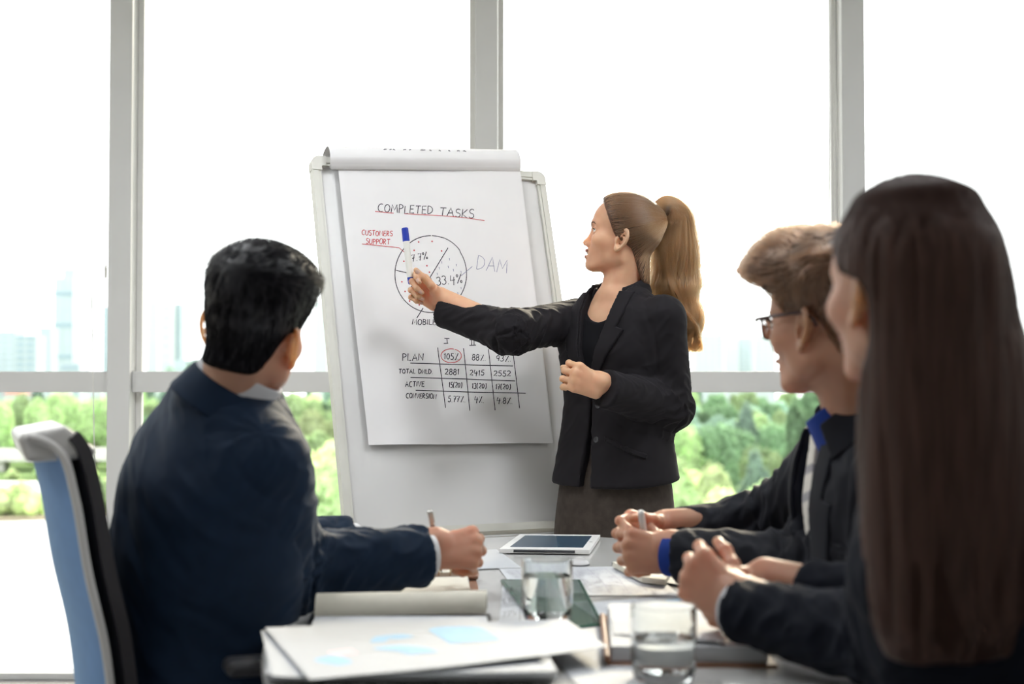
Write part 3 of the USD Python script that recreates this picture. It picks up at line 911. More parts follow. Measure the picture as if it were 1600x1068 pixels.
GL = {
    'A': (.75, [[(0, 0), (.36, 1), (.72, 0)], [(.12, .36), (.62, .40)]]), 'B': (.6, [[(.05, 0), (.05, 1)] + arc(.1, .76, .4, .24, 90, -90) + arc(.1, .26, .46, .26, 90, -90)]),
    'C': (.7, [arc(.42, .5, .40, .5, 60, 300)]), 'D': (.72, [[(.05, 0), (.05, 1)] + arc(.06, .5, .6, .5, 90, -90)]), 'E': (.6, [[(.55, 1), (.06, .98), (.05, 0), (.58, .02)], [(.06, .52), (.48, .54)]]),
    'I': (.25, [[(.1, 0), (.12, 1)]]), 'K': (.65, [[(.05, 0), (.05, 1)], [(.58, 1), (.06, .42), (.62, 0)]]), 'L': (.55, [[(.06, 1), (.04, 0), (.52, .03)]]),
    'M': (.85, [[(0, 0), (.10, 1), (.42, .3), (.72, 1), (.82, 0)]]), 'N': (.72, [[(.02, 0), (.05, 1), (.62, 0), (.66, 1)]]), 'O': (.75, [arc(.36, .5, .34, .5, 80, 445)]),
    'P': (.6, [[(.06, -.05), (.06, 1)] + arc(.1, .74, .44, .26, 90, -90)]), 'R': (.65, [[(.05, 0), (.05, 1)] + arc(.1, .76, .4, .24, 90, -90) + [(.58, 0)]]),
    'S': (.6, [arc(.32, .76, .25, .24, 30, 250) + arc(.30, .26, .27, .26, 80, -150)]), 'T': (.7, [[(0, .97), (.68, 1)], [(.34, 1), (.32, 0)]]), 'U': (.7, [[(.04, 1)] + arc(.33, .3, .29, .3, 180, 360) + [(.64, 1)]]),
    'V': (.7, [[(0, 1), (.34, 0), (.68, 1)]]), 'W': (.95, [[(0, 1), (.22, 0), (.46, .7), (.7, 0), (.92, 1)]]), '0': (.62, [arc(.3, .42, .27, .42, 90, 450)]),
    '1': (.36, [[(.03, .72), (.22, 1), (.20, 0)]]), '2': (.62, [arc(.28, .72, .25, .26, 160, -30) + [(.04, .02), (.60, .05)]]), '3': (.58, [arc(.25, .75, .25, .24, 150, -80) + arc(.25, .26, .29, .27, 80, -150)]),
    '4': (.66, [[(.14, 1), (.02, .40), (.66, .44)], [(.52, .80), (.44, -.18)]]), '5': (.6, [[(.55, 1), (.15, .98), (.10, .55)] + arc(.26, .30, .28, .30, 110, -150)]),
    '7': (.6, [[(.02, .96), (.56, 1), (.22, 0)], [(.12, .5), (.50, .52)]]), '8': (.6, [arc(.30, .75, .21, .24, -90, 270) + arc(.30, .25, .26, .26, 90, 450)]), '9': (.58, [arc(.28, .70, .24, .28, 0, 360) + [(.50, .6), (.40, 0)]]),
    '.': (.22, [[(.08, .0), (.12, .06)]]), '(': (.42, [arc(.42, .45, .36, .66, 118, 242)]), ')': (.42, [arc(.0, .45, .36, .66, 62, -62)]),
    '%': (.85, [arc(.16, .82, .11, .13, 0, 360), [(.72, 1.0), (.14, -.05)], arc(.66, .12, .11, .12, 0, 360)]), '\u2236': (.8, [[(.16, .84), (.20, .90)], [(.66, 1.0), (.20, -.05)], [(.68, .02), (.72, .08)]]), ' ': (.45, []),
}


def write(text, x0, y0, x1, y1, h, slant=.04, seed=0):
    """Strokes in the plane of the photograph's sheet: from (x0, y0) at the foot of the first letter to (x1, y1) at that of the last."""
    r = np.random.default_rng(len(text) * 7 + seed)
    total = sum(GL[c][0] + .14 for c in text) - .14
    L = math.hypot(x1 - x0, y1 - y0); d = A([(x1 - x0) / L, (y1 - y0) / L]); up = A([d[1] * 1.0, -d[0]])
    out, cx = [], 0.0
    for c in text:
        w, st = GL[c]
        j = r.normal(0, .03, 3)
        for s in st:
            q = A(s, float)
            X = (cx + q[:, 0]) / total * L + slant * q[:, 1] * h; Yv = (q[:, 1] * (1 + j[0]) + j[1]) * h
            out.append(A([x0, y0]) + X[:, None] * d + Yv[:, None] * up)
        cx += w + .14
    return out


# ------------------------------------------------------------------ the flipchart
M_BOARD = plain('whiteboard_enamel', (.66, .655, .65), .32, .01, 5)
M_BFRAME = plain('flipchart_frame_cream', (.64, .635, .58), .4, .03, 12)
M_PAPER = plain('flipchart_paper', (.78, .77, .775), .75, .015, 9, .08, 14)
M_INK = plain('marker_ink_black', (.045, .04, .055), .6, .1, 50)
M_INKR = plain('marker_ink_red', (.55, .09, .10), .6, .08, 50)
M_INKB = plain('marker_ink_violet_grey', (.30, .30, .42), .6, .08, 50)
M_STEEL = plain('grey_steel_tube', (.45, .45, .46), .35, .05)

BTH, BTAU, BK = .4465, .293, 1.02
BO = EYE + A([-.5595, 3.923, .627]) * BK
BU = A([math.cos(BTH), math.sin(BTH), 0]); BN0 = A([math.sin(BTH), -math.cos(BTH), 0])
BW_ = A([0, 0, -math.cos(BTAU)]) + math.sin(BTAU) * BN0            # down along the board
BN = np.cross(BW_, BU); BN = BN if BN[1] < 0 else -BN               # out of the board, towards the room
BWID, BLEN = .72 * BK, 1.13


def bp(u, v, n=0.0):
    u, v, n = np.broadcast_arrays(A(u, float), A(v, float), A(n, float))
    return BO + u[..., None] * BU + v[..., None] * BW_ + n[..., None] * BN


def on_board(px, lift):
    """Sight lines of the photograph met with the board's plane, lifted by so much."""
    o = BO + BN * lift
    out = []
    for u, v in px:
        d = ray(u, v); out.append(EYE + d * (((o - EYE) @ BN) / (d @ BN)))
    return A(out)


def board_frame(poly, t0, t1):
    m = trimesh.creation.extrude_polygon(poly, t1 - t0, engine='earcut')
    v = m.vertices
    return trimesh.Trimesh(bp(v[:, 0], v[:, 1], v[:, 2] + t0), m.faces[:, ::-1] if np.cross(BU, BW_) @ BN < 0 else m.faces, process=False)


def flipchart():
    t = thing('flipchart', 'white flipchart easel board with cream metal frame behind the presenter', 'flipchart', (0, 0, 0))
    rect = lambda a, b, c, d: sg.box(a, b, c, d)
    rnd = lambda a, b, c, d, r: sg.box(a + r, b + r, c - r, d - r).buffer(r, quad_segs=8)
    obj('board_panel', board_frame(rect(.012, .012, BWID - .012, BLEN - .012), -.010, 0), M_BOARD, t, smooth=False)
    outer = rnd(0, 0, BWID, BLEN, .022)
    obj('frame', cat(board_frame(outer.difference(rnd(.026, .026, BWID - .026, BLEN - .026, .004)), -.014, .010),
                     board_frame(rnd(.0, .0, BWID, BLEN, .022).difference(rnd(.018, .018, BWID - .018, BLEN - .018, .01)), .010, .013)), M_BFRAME, t, smooth=30)
    for a, b in ((0, 0), (1, 0), (0, 1), (1, 1)):
        x0 = 0 if a == 0 else BWID - .040; y0 = 0 if b == 0 else BLEN - .040
        obj('corner_cap', board_frame(outer.intersection(rect(x0, y0, x0 + .040, y0 + .040)).difference(rnd(.027, .027, BWID - .027, BLEN - .027, .004)).buffer(.0012), -.0155, .0148), plain('corner_plastic', (.68, .67, .62), .5, .02), t, smooth=30)
    obj('pad_clamp', cat(board_frame(rnd(.10, .000, BWID - .10, .026, .006), .0115, .0135)), M_STEEL, t, smooth=30)
    # the easel behind: two front legs, a rear leg and the pen tray
    for x in (.06, BWID - .06):
        top = bp(x, .30, -.03); k = bp(x, BLEN, -.03); foot = k + (k - top) / (k[2] - top[2]) * (.02 - k[2])
        obj('leg', tube([top, k, foot], .014, 12), M_STEEL, t, smooth=True)
    hinge = bp(BWID / 2, .35, -.045); foot = A([hinge[0] - BN0[0] * .62, min(hinge[1] - BN0[1] * .62, 5.2), .02])
    obj('leg', tube([hinge, foot], .014, 12), M_STEEL, t, smooth=True)
    tray = [(.05, BLEN - .03), (.05, BLEN + .0)]
    obj('pen_tray', cat(board_frame(rect(.08, BLEN - .035, BWID - .08, BLEN - .030), .013, .075), board_frame(rect(.08, BLEN - .05, BWID - .08, BLEN - .035), .070, .075)), M_BFRAME, t, smooth=False)

    # the paper pad clamped to it
    pad = thing('flipchart_pad', 'white paper pad with handwritten pie chart and table clamped to the flipchart', 'paper pad', (0, 0, 0))
    c = on_board([(528, 262), (812, 264), (864, 691.5), (576, 695)], .016)
    cu = lambda p: ((p - BO) @ BU, (p - BO) @ BW_)
    (u0, v0), (u1, v1), (u2, v2), (u3, v3) = [cu(q) for q in c]
    S, Tt = np.meshgrid(np.linspace(0, 1, 60), np.linspace(0, 1, 90))
    def sheet_uv(s, tt):
        return (1 - tt) * ((1 - s) * u0 + s * u1) + tt * ((1 - s) * u3 + s * u2), (1 - tt) * ((1 - s) * v0 + s * v1) + tt * ((1 - s) * v3 + s * v2)
    Ug, Vg = sheet_uv(S, Tt)
    wave = lambda s, tt: .016 + .0022 * np.sin(tt * 9 + s * 2) * tt + .0035 * (s - .3) ** 2 * tt + .0025 * np.sin(s * 11 + tt * 6) * tt ** 3 + .0012 * meshkit.fbm(np.stack([s * 4, tt * 5, s * 0], -1), 3, 2)
    sheet = obj('front_sheet', grid_mesh(bp(Ug, Vg, wave(S, Tt)), .0004, flip=True), M_PAPER, pad, smooth=True)
    for k, (dx, dy) in enumerate(((.002, -.002), (.004, -.003))):
        obj('sheet', grid_mesh(bp(Ug + dx, Vg + dy, wave(S, Tt) - .0018 * (k + 1)), .0004, flip=True), M_PAPER, pad, smooth=True)
    # the used pages, turned over the top
    q = on_board([(516, 262), (812, 266)], .03); ua, ub = cu(q[0])[0], cu(q[1])[0]
    vt = v0
    prof = PchipInterpolator(np.linspace(0, 1, 8), A([[vt + .004, .020], [vt - .002, .030], [vt - .022, .040], [vt - .048, .036], [vt - .063, .014], [vt - .058, -.016], [vt - .02, -.030], [vt + .45, -.05]]))
    tt = np.linspace(0, 1, 60); pv = prof(tt)
    ss = np.linspace(0, 1, 40)
    Vv, Uu = np.meshgrid(pv[:, 0], ua + (ub - ua) * ss, indexing='ij'); Nn, _ = np.meshgrid(pv[:, 1], ss, indexing='ij')
    Nn = Nn + .003 * np.sin(ss * 5)[None] * np.linspace(1, .2, 60)[:, None]
    Vv = Vv + ((v1 - v0) * ss)[None]
    roll = obj('turned_page', grid_mesh(bp(Uu, Vv, Nn), .0006), M_PAPER, pad, smooth=True)
    for k in (1, 2):
        obj('turned_page', grid_mesh(bp(Uu + .003 * k, Vv * 1.0 + .002 * k, Nn * (1 - .05 * k)), .0005), M_PAPER, pad, smooth=True)

    def ink(name, strokes, mat, r, lift=None):
        ms = []
        for s in strokes:
            if len(s) == 1:
                s = [s[0], (s[0][0] + .6, s[0][1] + .6)]
            s = A(s, float)
            seg = [s[0]]
            for a, b in zip(s[:-1], s[1:]):
                n = max(1, int(nrm(b - a) / 6))
                seg += [a + (b - a) * (i + 1) / n for i in range(n)]
            P = on_board(seg, .016)
            # lay each point on the waving sheet
            uu, vv = (P - BO) @ BU, (P - BO) @ BW_
            tq = np.clip((vv - v0) / (v3 - v0), 0, 1); sq = np.clip((uu - (u0 + (u3 - u0) * tq)) / ((u1 - u0) + ((u2 - u3) - (u1 - u0)) * tq), 0, 1)
            Q = bp(uu, vv, wave(sq, tq) + .0003)
            d = np.gradient(Q, axis=0); d /= nrm(d)[:, None] + 1e-12
            sd_ = np.cross(d, BN) * r
            ms.append(grid_mesh(np.stack([Q - sd_, Q + BN * .0003, Q + sd_], 1)))
        obj(name, cat(*ms), mat, sheet, smooth=False, kind='stuff')

    black, red, violet = [], [], []
    black += write('COMPLETED', 590, 331.5, 676, 334.5, 12.0) + write('TASKS', 686.5, 337, 740, 341, 13)
    red += [[(585.7, 330.5), (600, 331.8), (614.7, 333.2)], [(631.7, 334), (690, 337), (725, 340), (756.8, 344.6)]]
    red += write('CUSTOMERS', 565, 367.5, 613, 369, 7.6) + write('SUPPORT', 571.5, 381, 609, 382, 8.2)
    red += [[(565.4, 381.2), (590, 383.5), (623.3, 387), (631.7, 394)]]
    circ = arc(673, 428, 56, 60, -88, 270, 60)
    circ = [(x + (1.5 if y < 390 and x > 690 else 0), y) for x, y in circ]
    black += [circ, [(672, 433), (700, 387)], [(672, 433), (640, 427), (618.5, 422)], [(672, 433), (684, 455), (701, 481)]]
    black += write('7.7%', 643.5, 409, 669, 404, 11) + write('33.4%', 682.5, 446, 723, 441, 13)
    violet += write('DAM', 743.5, 421, 792, 426, 21)
    violet += [[(720, 431), (738, 416)]]
    black += [[(661, 481), (651, 497)]] + write('MOBILE', 644, 506.5, 681, 507.5, 8.4) + write('3', 643, 457, 649, 456, 10)
    for x, y in ((654, 378), (675, 377), (647, 391), (631, 408), (667, 415), (671, 425), (690, 392), (628, 440), (640, 470), (655, 476), (633, 455), (672, 466)):
        red.append(arc(x, y, .8, .8, 0, 360, 7))
    for x, y in ((702, 403), (700, 415), (713, 412), (708, 420), (720, 423), (686, 417), (690, 408), (683, 426), (715, 456), (703, 458), (694, 452), (699, 452), (706, 462), (720, 448), (686, 462)):
        violet.append([(x, y), (x + .6, y + 3.6)])
    # the table
    for a in ([(683.4, 543), (687, 572), (695.8, 637)], [(724, 544.3), (734, 641.4)], [(762.7, 545.6), (773, 641)], [(800, 544), (811, 638)],
              [(640.6, 567.4), (800.8, 571.9)], [(640.6, 590), (725, 592), (804, 595.5)], [(648.5, 610), (820.5, 614.6)]):
        black.append(a)
    black += [[(698, 529), (698.5, 536)], [(694, 528.6), (702, 528.8)], [(693, 536.6), (700, 536.2)]]
    black += [[(736.5, 531), (736.5, 539)], [(740.5, 531), (740.5, 539)], [(733, 530.6), (742.5, 530.4)], [(733, 539.6), (743.5, 539.2)]]
    black += [[(773, 534), (773, 542)], [(777, 534), (777, 542)], [(781, 534), (781, 542)], [(770, 533), (784, 533.2)], [(770, 543), (784, 542.6)]]
    black += write('PLAN', 628, 563.2, 661, 563.6, 11) + write('TOTAL DNLD.', 622.5, 583.6, 675.5, 584.2, 7) + write('ACTIVE', 632.5, 604.2, 662, 604.4, 8.2) + write('CONVERSION', 633.5, 622, 681, 623.2, 7.4)
    pc = '\u2236'
    black += write('105' + pc + '.', 693, 561.5, 719, 562, 10) + write('88' + pc + '.', 737, 562.5, 758.5, 563.6, 9.5) + write('93' + pc + '.', 774.5, 564, 797.5, 565.2, 9)
    black += write('2881', 694.5, 585, 717, 585.4, 9) + write('2415', 733.5, 586, 756, 586.6, 8.4) + write('2552', 770.5, 587.4, 797, 588, 8.4)
    black += write('15(20)', 700.5, 605, 721.5, 605.6, 8.2) + write('13(20)', 737, 606.4, 759.5, 607, 8.2) + write('17(20)', 773.5, 608, 797, 608.6, 8.2)
    black += write('5.77' + pc + '.', 699.5, 627.4, 727, 628.4, 9.4) + write('4' + pc + '.', 741, 628.4, 756, 629, 9.4) + write('4.8' + pc + '.', 775.5, 630, 800, 631, 9.4)
    red.append([(x, y) for x, y in arc(704.6, 555.8, 16, 10.8, -70, 285, 40)])
    ink('handwriting', black, M_INK, .00125)
    ink('handwriting', red, M_INKR, .00115)
    ink('handwriting', violet, M_INKB, .0010)
    # the foot of the writing on the turned page, cut off by the fold
    marks = []
    for x in (597, 606, 611, 627, 636, 654, 657, 668, 683, 698, 712, 722):
        k = np.interp(x, [516, 812], [0, 1]); i = int(np.argmin(np.abs(tt - .40)))
        w = .004 + .006 * ((x * 7) % 5) / 5
        uu = ua + (ub - ua) * k + np.linspace(0, w, 5)
        tq = .415 + .012 * np.sin(np.linspace(0, 2 + x % 3, 5)); pq = prof(tq)
        Q = bp(uu, pq[:, 0] + (v1 - v0) * k, pq[:, 1] + .0030 * math.sin(k * 5) * .7 + .0006)
        marks.append(tube(Q, .0011, 5))
    obj('handwriting', cat(*marks), M_INK, roll, smooth=True, kind='stuff')


flipchart()
# ------------------------------------------------------------------ looks of people
def skin_look(name, c):
    c = A(c)
    return look(name, {'g': ('texture_coordinate', {}), 'n': ('noise_texture', {'scale': 22, 'detail': 3}), 'n2': ('noise_texture', {'scale': 900, 'detail': 2}),
                       'r': ('rgb_ramp', {'ramp': [(.3, tuple(c * A([.95, .90, .88]))), (.7, tuple(c * A([1.04, 1.06, 1.06])))]}), 'b': ('bump', {'strength': .12, 'distance': .001}),
                       'p': ('principled_bsdf', {'roughness': .48, 'specular_ior_level': .4, 'subsurface_weight': .25, 'subsurface_scale': .012, 'subsurface_radius': (1.0, .35, .2)})},
                [('g.object', 'n.vector'), ('g.object', 'n2.vector'), ('n.fac', 'r.fac'), ('r.color', 'p.base_color'), ('n2.fac', 'b.height'), ('b.normal', 'p.normal')], 'p.BSDF')


def cloth_look(name, c, rough=.8, sheen=.25, weave=900, var=.1, wb=.25):
    c = A(c)
    return look(name, {'g': ('texture_coordinate', {}), 'n': ('noise_texture', {'scale': 35, 'detail': 4}), 'n2': ('noise_texture', {'scale': weave, 'detail': 2}),
                       'r': ('rgb_ramp', {'ramp': [(.3, tuple(c * (1 - var))), (.7, tuple(c * (1 + var)))]}), 'b': ('bump', {'strength': wb, 'distance': .0012}),
                       'p': ('principled_bsdf', {'roughness': rough, 'specular_ior_level': .14, 'sheen_weight': sheen, 'sheen_roughness': .4, 'sheen_tint': tuple(np.minimum(c * 4 + .25, 1))})},
                [('g.object', 'n.vector'), ('g.object', 'n2.vector'), ('n.fac', 'r.fac'), ('r.color', 'p.base_color'), ('n2.fac', 'b.height'), ('b.normal', 'p.normal')], 'p.BSDF')


def hair_look(name, c, rough=.3, R=.5):
    return look(name, {'h': ('principled_hair_bsdf', {'model': 'Chiang', 'parametrization': 'Direct coloring', 'color': c, 'roughness': rough, 'radial_roughness': rough + .1, 'random_roughness': .2, 'R': R}), }, [], 'h.BSDF')


def dark_hair_look(name, c, rough=.42, spec=.25):
    c = A(c)
    return look(name, {'o': ('hair_info', {}), 'r': ('rgb_ramp', {'ramp': [(0, tuple(c * .6)), (1, tuple(c * 1.7))]}), 't': ('translucent_bsdf', {}), 'm': ('mix_closure', {'fac': .3}),
                       'p': ('principled_bsdf', {'roughness': rough, 'specular_ior_level': spec, 'specular_tint': tuple(np.minimum(c * 10 + .3, 1))})},
                [('o.intercept', 'r.fac'), ('r.color', 'p.base_color'), ('r.color', 't.color'), ('p.BSDF', 'm.closure1'), ('t.BSDF', 'm.closure2')], 'm.closure')


def hair_base(name, c, stretch=(60, 60, 6), spec=.35):
    c = A(c)
    return look(name, {'g': ('texture_coordinate', {}), 'mp': ('mapping', {'scale': stretch}), 'n': ('noise_texture', {'scale': 3.0, 'detail': 4}),
                       'r': ('rgb_ramp', {'ramp': [(.3, tuple(c * .6)), (.7, tuple(c * 1.5))]}), 'b': ('bump', {'strength': .5, 'distance': .002}),
                       'p': ('principled_bsdf', {'roughness': .5, 'specular_ior_level': spec})},
                [('g.object', 'mp.vector'), ('mp.vector', 'n.vector'), ('n.fac', 'r.fac'), ('r.color', 'p.base_color'), ('n.fac', 'b.height'), ('b.normal', 'p.normal')], 'p.BSDF')


M_EYE = plain('eye_white', (.78, .75, .72), .2, .02)
M_IRIS = plain('iris_dark_brown', (.035, .018, .010), .15, .1)
M_LIP = plain('lips_rose', (.42, .15, .13), .4, .08, 300)
M_LIP_M = plain('lips_natural', (.36, .17, .13), .45, .08, 300)
M_TOOTH = plain('teeth', (.75, .72, .66), .3, .02)
M_BROW = plain('eyebrow_hair', (.05, .03, .02), .7, .2, 400)
M_NAIL = plain('fingernail', (.60, .38, .31), .3, .04)


def eyes(h, person, brow=True, lash=True, brow_mat=M_BROW):
    for sx in (-1, 1):
        c = A([sx * .0315, .0715, 0])
        s = trimesh.creation.icosphere(3, .0125); s.apply_translation(c)
        s.vertices = h.wld(s.vertices)
        e = obj('eye', s, M_EYE, person, smooth=True)
        n = 24; a = np.linspace(0, 2 * np.pi, n, endpoint=False)
        rings = [(r, math.sqrt(.01265 ** 2 - r * r)) for r in (0.0003, .002, .004, .0058)]
        V = np.vstack([np.stack([c[0] + r * np.cos(a) , np.full(n, c[1] + y), c[2] + r * np.sin(a)], 1) for r, y in rings])
        i, j = np.meshgrid(np.arange(3), np.arange(n), indexing='ij')
        a0, b0 = i * n + j, i * n + (j + 1) % n
        q = np.stack([a0, b0, b0 + n, a0 + n], -1).reshape(-1, 4)
        obj('iris', trimesh.Trimesh(h.wld(V), np.vstack([q[:, [0, 1, 2]], q[:, [0, 2, 3]]]), process=False), M_IRIS, e, smooth=True)
        if lash:
            t = np.linspace(-1, 1, 12)
            pts = np.stack([c[0] + sx * .0132 * t, c[1] + .0142 * np.sqrt(np.clip(1 - (t * .86) ** 2, 0, 1)), c[2] + .0040 * (1 - t * t) + .0004], 1)
            obj('eyelashes', tube(h.wld(pts), .0012 * h.s, 5), M_BROW, e, smooth=True)
        if brow:
            t = np.linspace(0, 1, 10)
            x = sx * (.012 + .034 * t); z = .0215 + .0045 * np.sin(np.pi * t) - .0055 * t
            P = np.stack([x, np.full(10, .08), z], 1)
            P = project(lambda p: h.local(p), P, .0006, it=4)
            obj('eyebrow', tube(h.wld(P), (.0018 * np.sin(np.pi * (t * .8 + .15)) + .0003) * h.s, 6), brow_mat, person, smooth=True)


def lips(h, person, mat):
    o = h.mouth
    def f(p):
        q = h.loc(p)
        ax = np.stack([np.abs(q[:, 0]), q[:, 1], q[:, 2]], 1)
        u = ell(ax, (.006, .0905, -.0600 + .25 * o), (.0165, .0072, .0048))
        l = ell(q, (0, .0895, -.0735 - .75 * o), (.0155, .0070, .0054))
        d = np.minimum(u, l)
        d = smax(d, h.local(q) - .0007, .0006)
        return np.maximum(d, .080 - q[:, 1]) * h.s
    c = h.wld((0, .09, -.067))
    obj('lips', mesh_of(f, c - .035, c + .035, .0011, 1), mat, person, smooth=True)


# ------------------------------------------------------------------ clothes
class Torso:
    def __init__(self, o, up, yaw, keys):
        self.o = A(o, float); z = unit(up)
        y = A([math.sin(math.radians(yaw)), math.cos(math.radians(yaw)), 0]); y = unit(y - z * (y @ z))
        self.R = np.stack([np.cross(y, z), y, z], 1)
        self.loft = Loft(keys)

    def loc(self, p):
        return (p - self.o) @ self.R

    def wld(self, q):
        return self.o + A(q, float) @ self.R.T


def sleeve(p, S, E, W, rS, rE, rW, cut=None):
    up = cone(p, S, E, rS, rE)
    d = unit(A(W) - A(E))
    lo = cone(p, E, A(W) + d * .05, rE, rW)
    lo = smax(lo, (p - (W if cut is None else cut)) @ d, .003)
    return smin(up, lo, .03)


def folds(v, arms, torso, amp=1.0, seed=0):
    """Creases: across the sleeves (strongest at the elbow), slanting over the trunk."""
    out = np.zeros(len(v)); best = np.full(len(v), 9.0)
    q = torso.loc(v)
    dt = torso.loft(q)
    n = meshkit.fbm(np.stack([q[:, 0] * 7, q[:, 1] * 7, q[:, 2] * 13 + q[:, 0] * 9], 1), 3, seed)
    out = .0045 * (1 - np.abs(2 * n - 1) * 2) * amp
    for i, (S, E, W, rS, rE, rW) in enumerate(arms):
        for a, b, ra, rb, e_at in ((S, E, rS, rE, 1.0), (E, W, rE, rW, 0.0)):
            a, b = A(a), A(b); L = np.linalg.norm(b - a); d = unit(b - a)
            t = (v - a) @ d / L
            dist = cone(v, a, b, ra, rb)
            R = basis(d); xy = (v - a) @ R[:, :2]
            ang = np.arctan2(xy[:, 1], xy[:, 0])
            cc = np.stack([t * L * 30 + .9 * np.sin(ang * 2 + i), np.cos(ang) * 1.1 + 3 * i, np.sin(ang) * 1.1 + e_at * 5], 1)
            nn = meshkit.fbm(cc, 2, seed + 5)
            w = .0035 + .0085 * np.exp(-((t - e_at) / .38) ** 2)
            val = (1 - np.abs(2 * nn - 1) * 2.2) * w * amp
            m = (dist < best) & (dist < dt + .02)
            best[m] = dist[m]; out[m] = val[m]
    return out


def button(c, n, r, mat, parent, name='button', thick=.003):
    prof = [(0, 0), (r * .85, 0), (r, thick * .4), (r * .95, thick), (r * .75, thick * .75), (0, thick * .7)]
    b = lathe(prof, 20)
    holes = [trimesh.creation.cylinder(r * .11, thick * .5, sections=8) for _ in range(4)]
    for hcyl, (x, y) in zip(holes, ((1, 1), (1, -1), (-1, 1), (-1, -1))):
        hcyl.apply_translation((x * r * .25, y * r * .25, thick * .55))
    b = cat(b, *holes)
    b.vertices = A(c) + b.vertices @ basis(n).T
    obj(name, b, mat, parent, smooth=30)


def comb(f, P, direction, steps, step, lift, seed=0, wild=0.0):
    """Strands that run over the surface f from the points P, along direction(P, i), at heights lift(i)."""
    r = np.random.default_rng(seed)
    ln = r.uniform(.75, 1.1, (len(P), 1)); out = [P]
    jit = r.normal(scale=1.0, size=P.shape)
    for i in range(1, steps):
        g = grad(f, P, .002); g /= nrm(g)[:, None] + 1e-9
        d = direction(P, i) + jit * wild
        d = d - g * (d * g).sum(1, keepdims=True)
        d /= nrm(d)[:, None] + 1e-9
        P = P + d * step * ln
        P = project(f, P, lift(i, P) if callable(lift) else lift, it=1)
        out.append(P)
    return np.stack(out, 1)


def on_surface(mesh, n, seed, keep=None):
    pts, _ = trimesh.sample.sample_surface(mesh, n, seed=seed)
    pts = np.asarray(pts)
    return pts if keep is None else pts[keep(pts)]


def neck_band(p, c, R, a, b, z0, z1, tilt, thick, flare=0.0, gap=None):
    """A collar: a leaning elliptic band round the neck; gap: half angle left open at the front."""
    q = (p - A(c)) @ R
    zz = q[:, 2] - tilt * q[:, 1]
    g = flare * (z1 - zz)
    e = np.sqrt((q[:, 0] / (a + g)) ** 2 + (q[:, 1] / (b + g)) ** 2)
    d = np.abs((e - 1) * min(a, b)) - thick / 2
    d = smax(d, np.abs(zz - (z0 + z1) / 2) - (z1 - z0) / 2, .003)
    if gap is not None:
        ang = np.arctan2(np.abs(q[:, 0]), q[:, 1])
        d = smax(d, (gap - ang) * a, .003)
    return d
# ------------------------------------------------------------------ the presenter, standing at the flipchart
M_SKIN_P = skin_look('skin_presenter', (.64, .36, .225))
M_HAIR_T = hair_look('hair_tail_golden', (.32, .145, .06), .28, .5)
M_BLAZER = cloth_look('blazer_charcoal_black', (.013, .0115, .014), .75, .12)
M_TOP = cloth_look('black_knit_top', (.006, .006, .008), .9, .05)
M_SKIRT = cloth_look('skirt_brown_heather', (.050, .040, .034), .9, .2, 700, .25)
M_BUTTON = plain('button_black_horn', (.03, .03, .035), .25, .2, 300)
M_HAIR_P = hair_look('hair_chestnut', (.26, .11, .045), .28, .5)
M_HAIRB_P = hair_base('hair_chestnut_base', (.09, .042, .022))
M_SHOE = plain('black_shoe_leather', (.02, .02, .02), .3, .1)


M_BROWP = plain('eyebrow_soft_brown', (.16, .09, .06), .8, .2, 400)


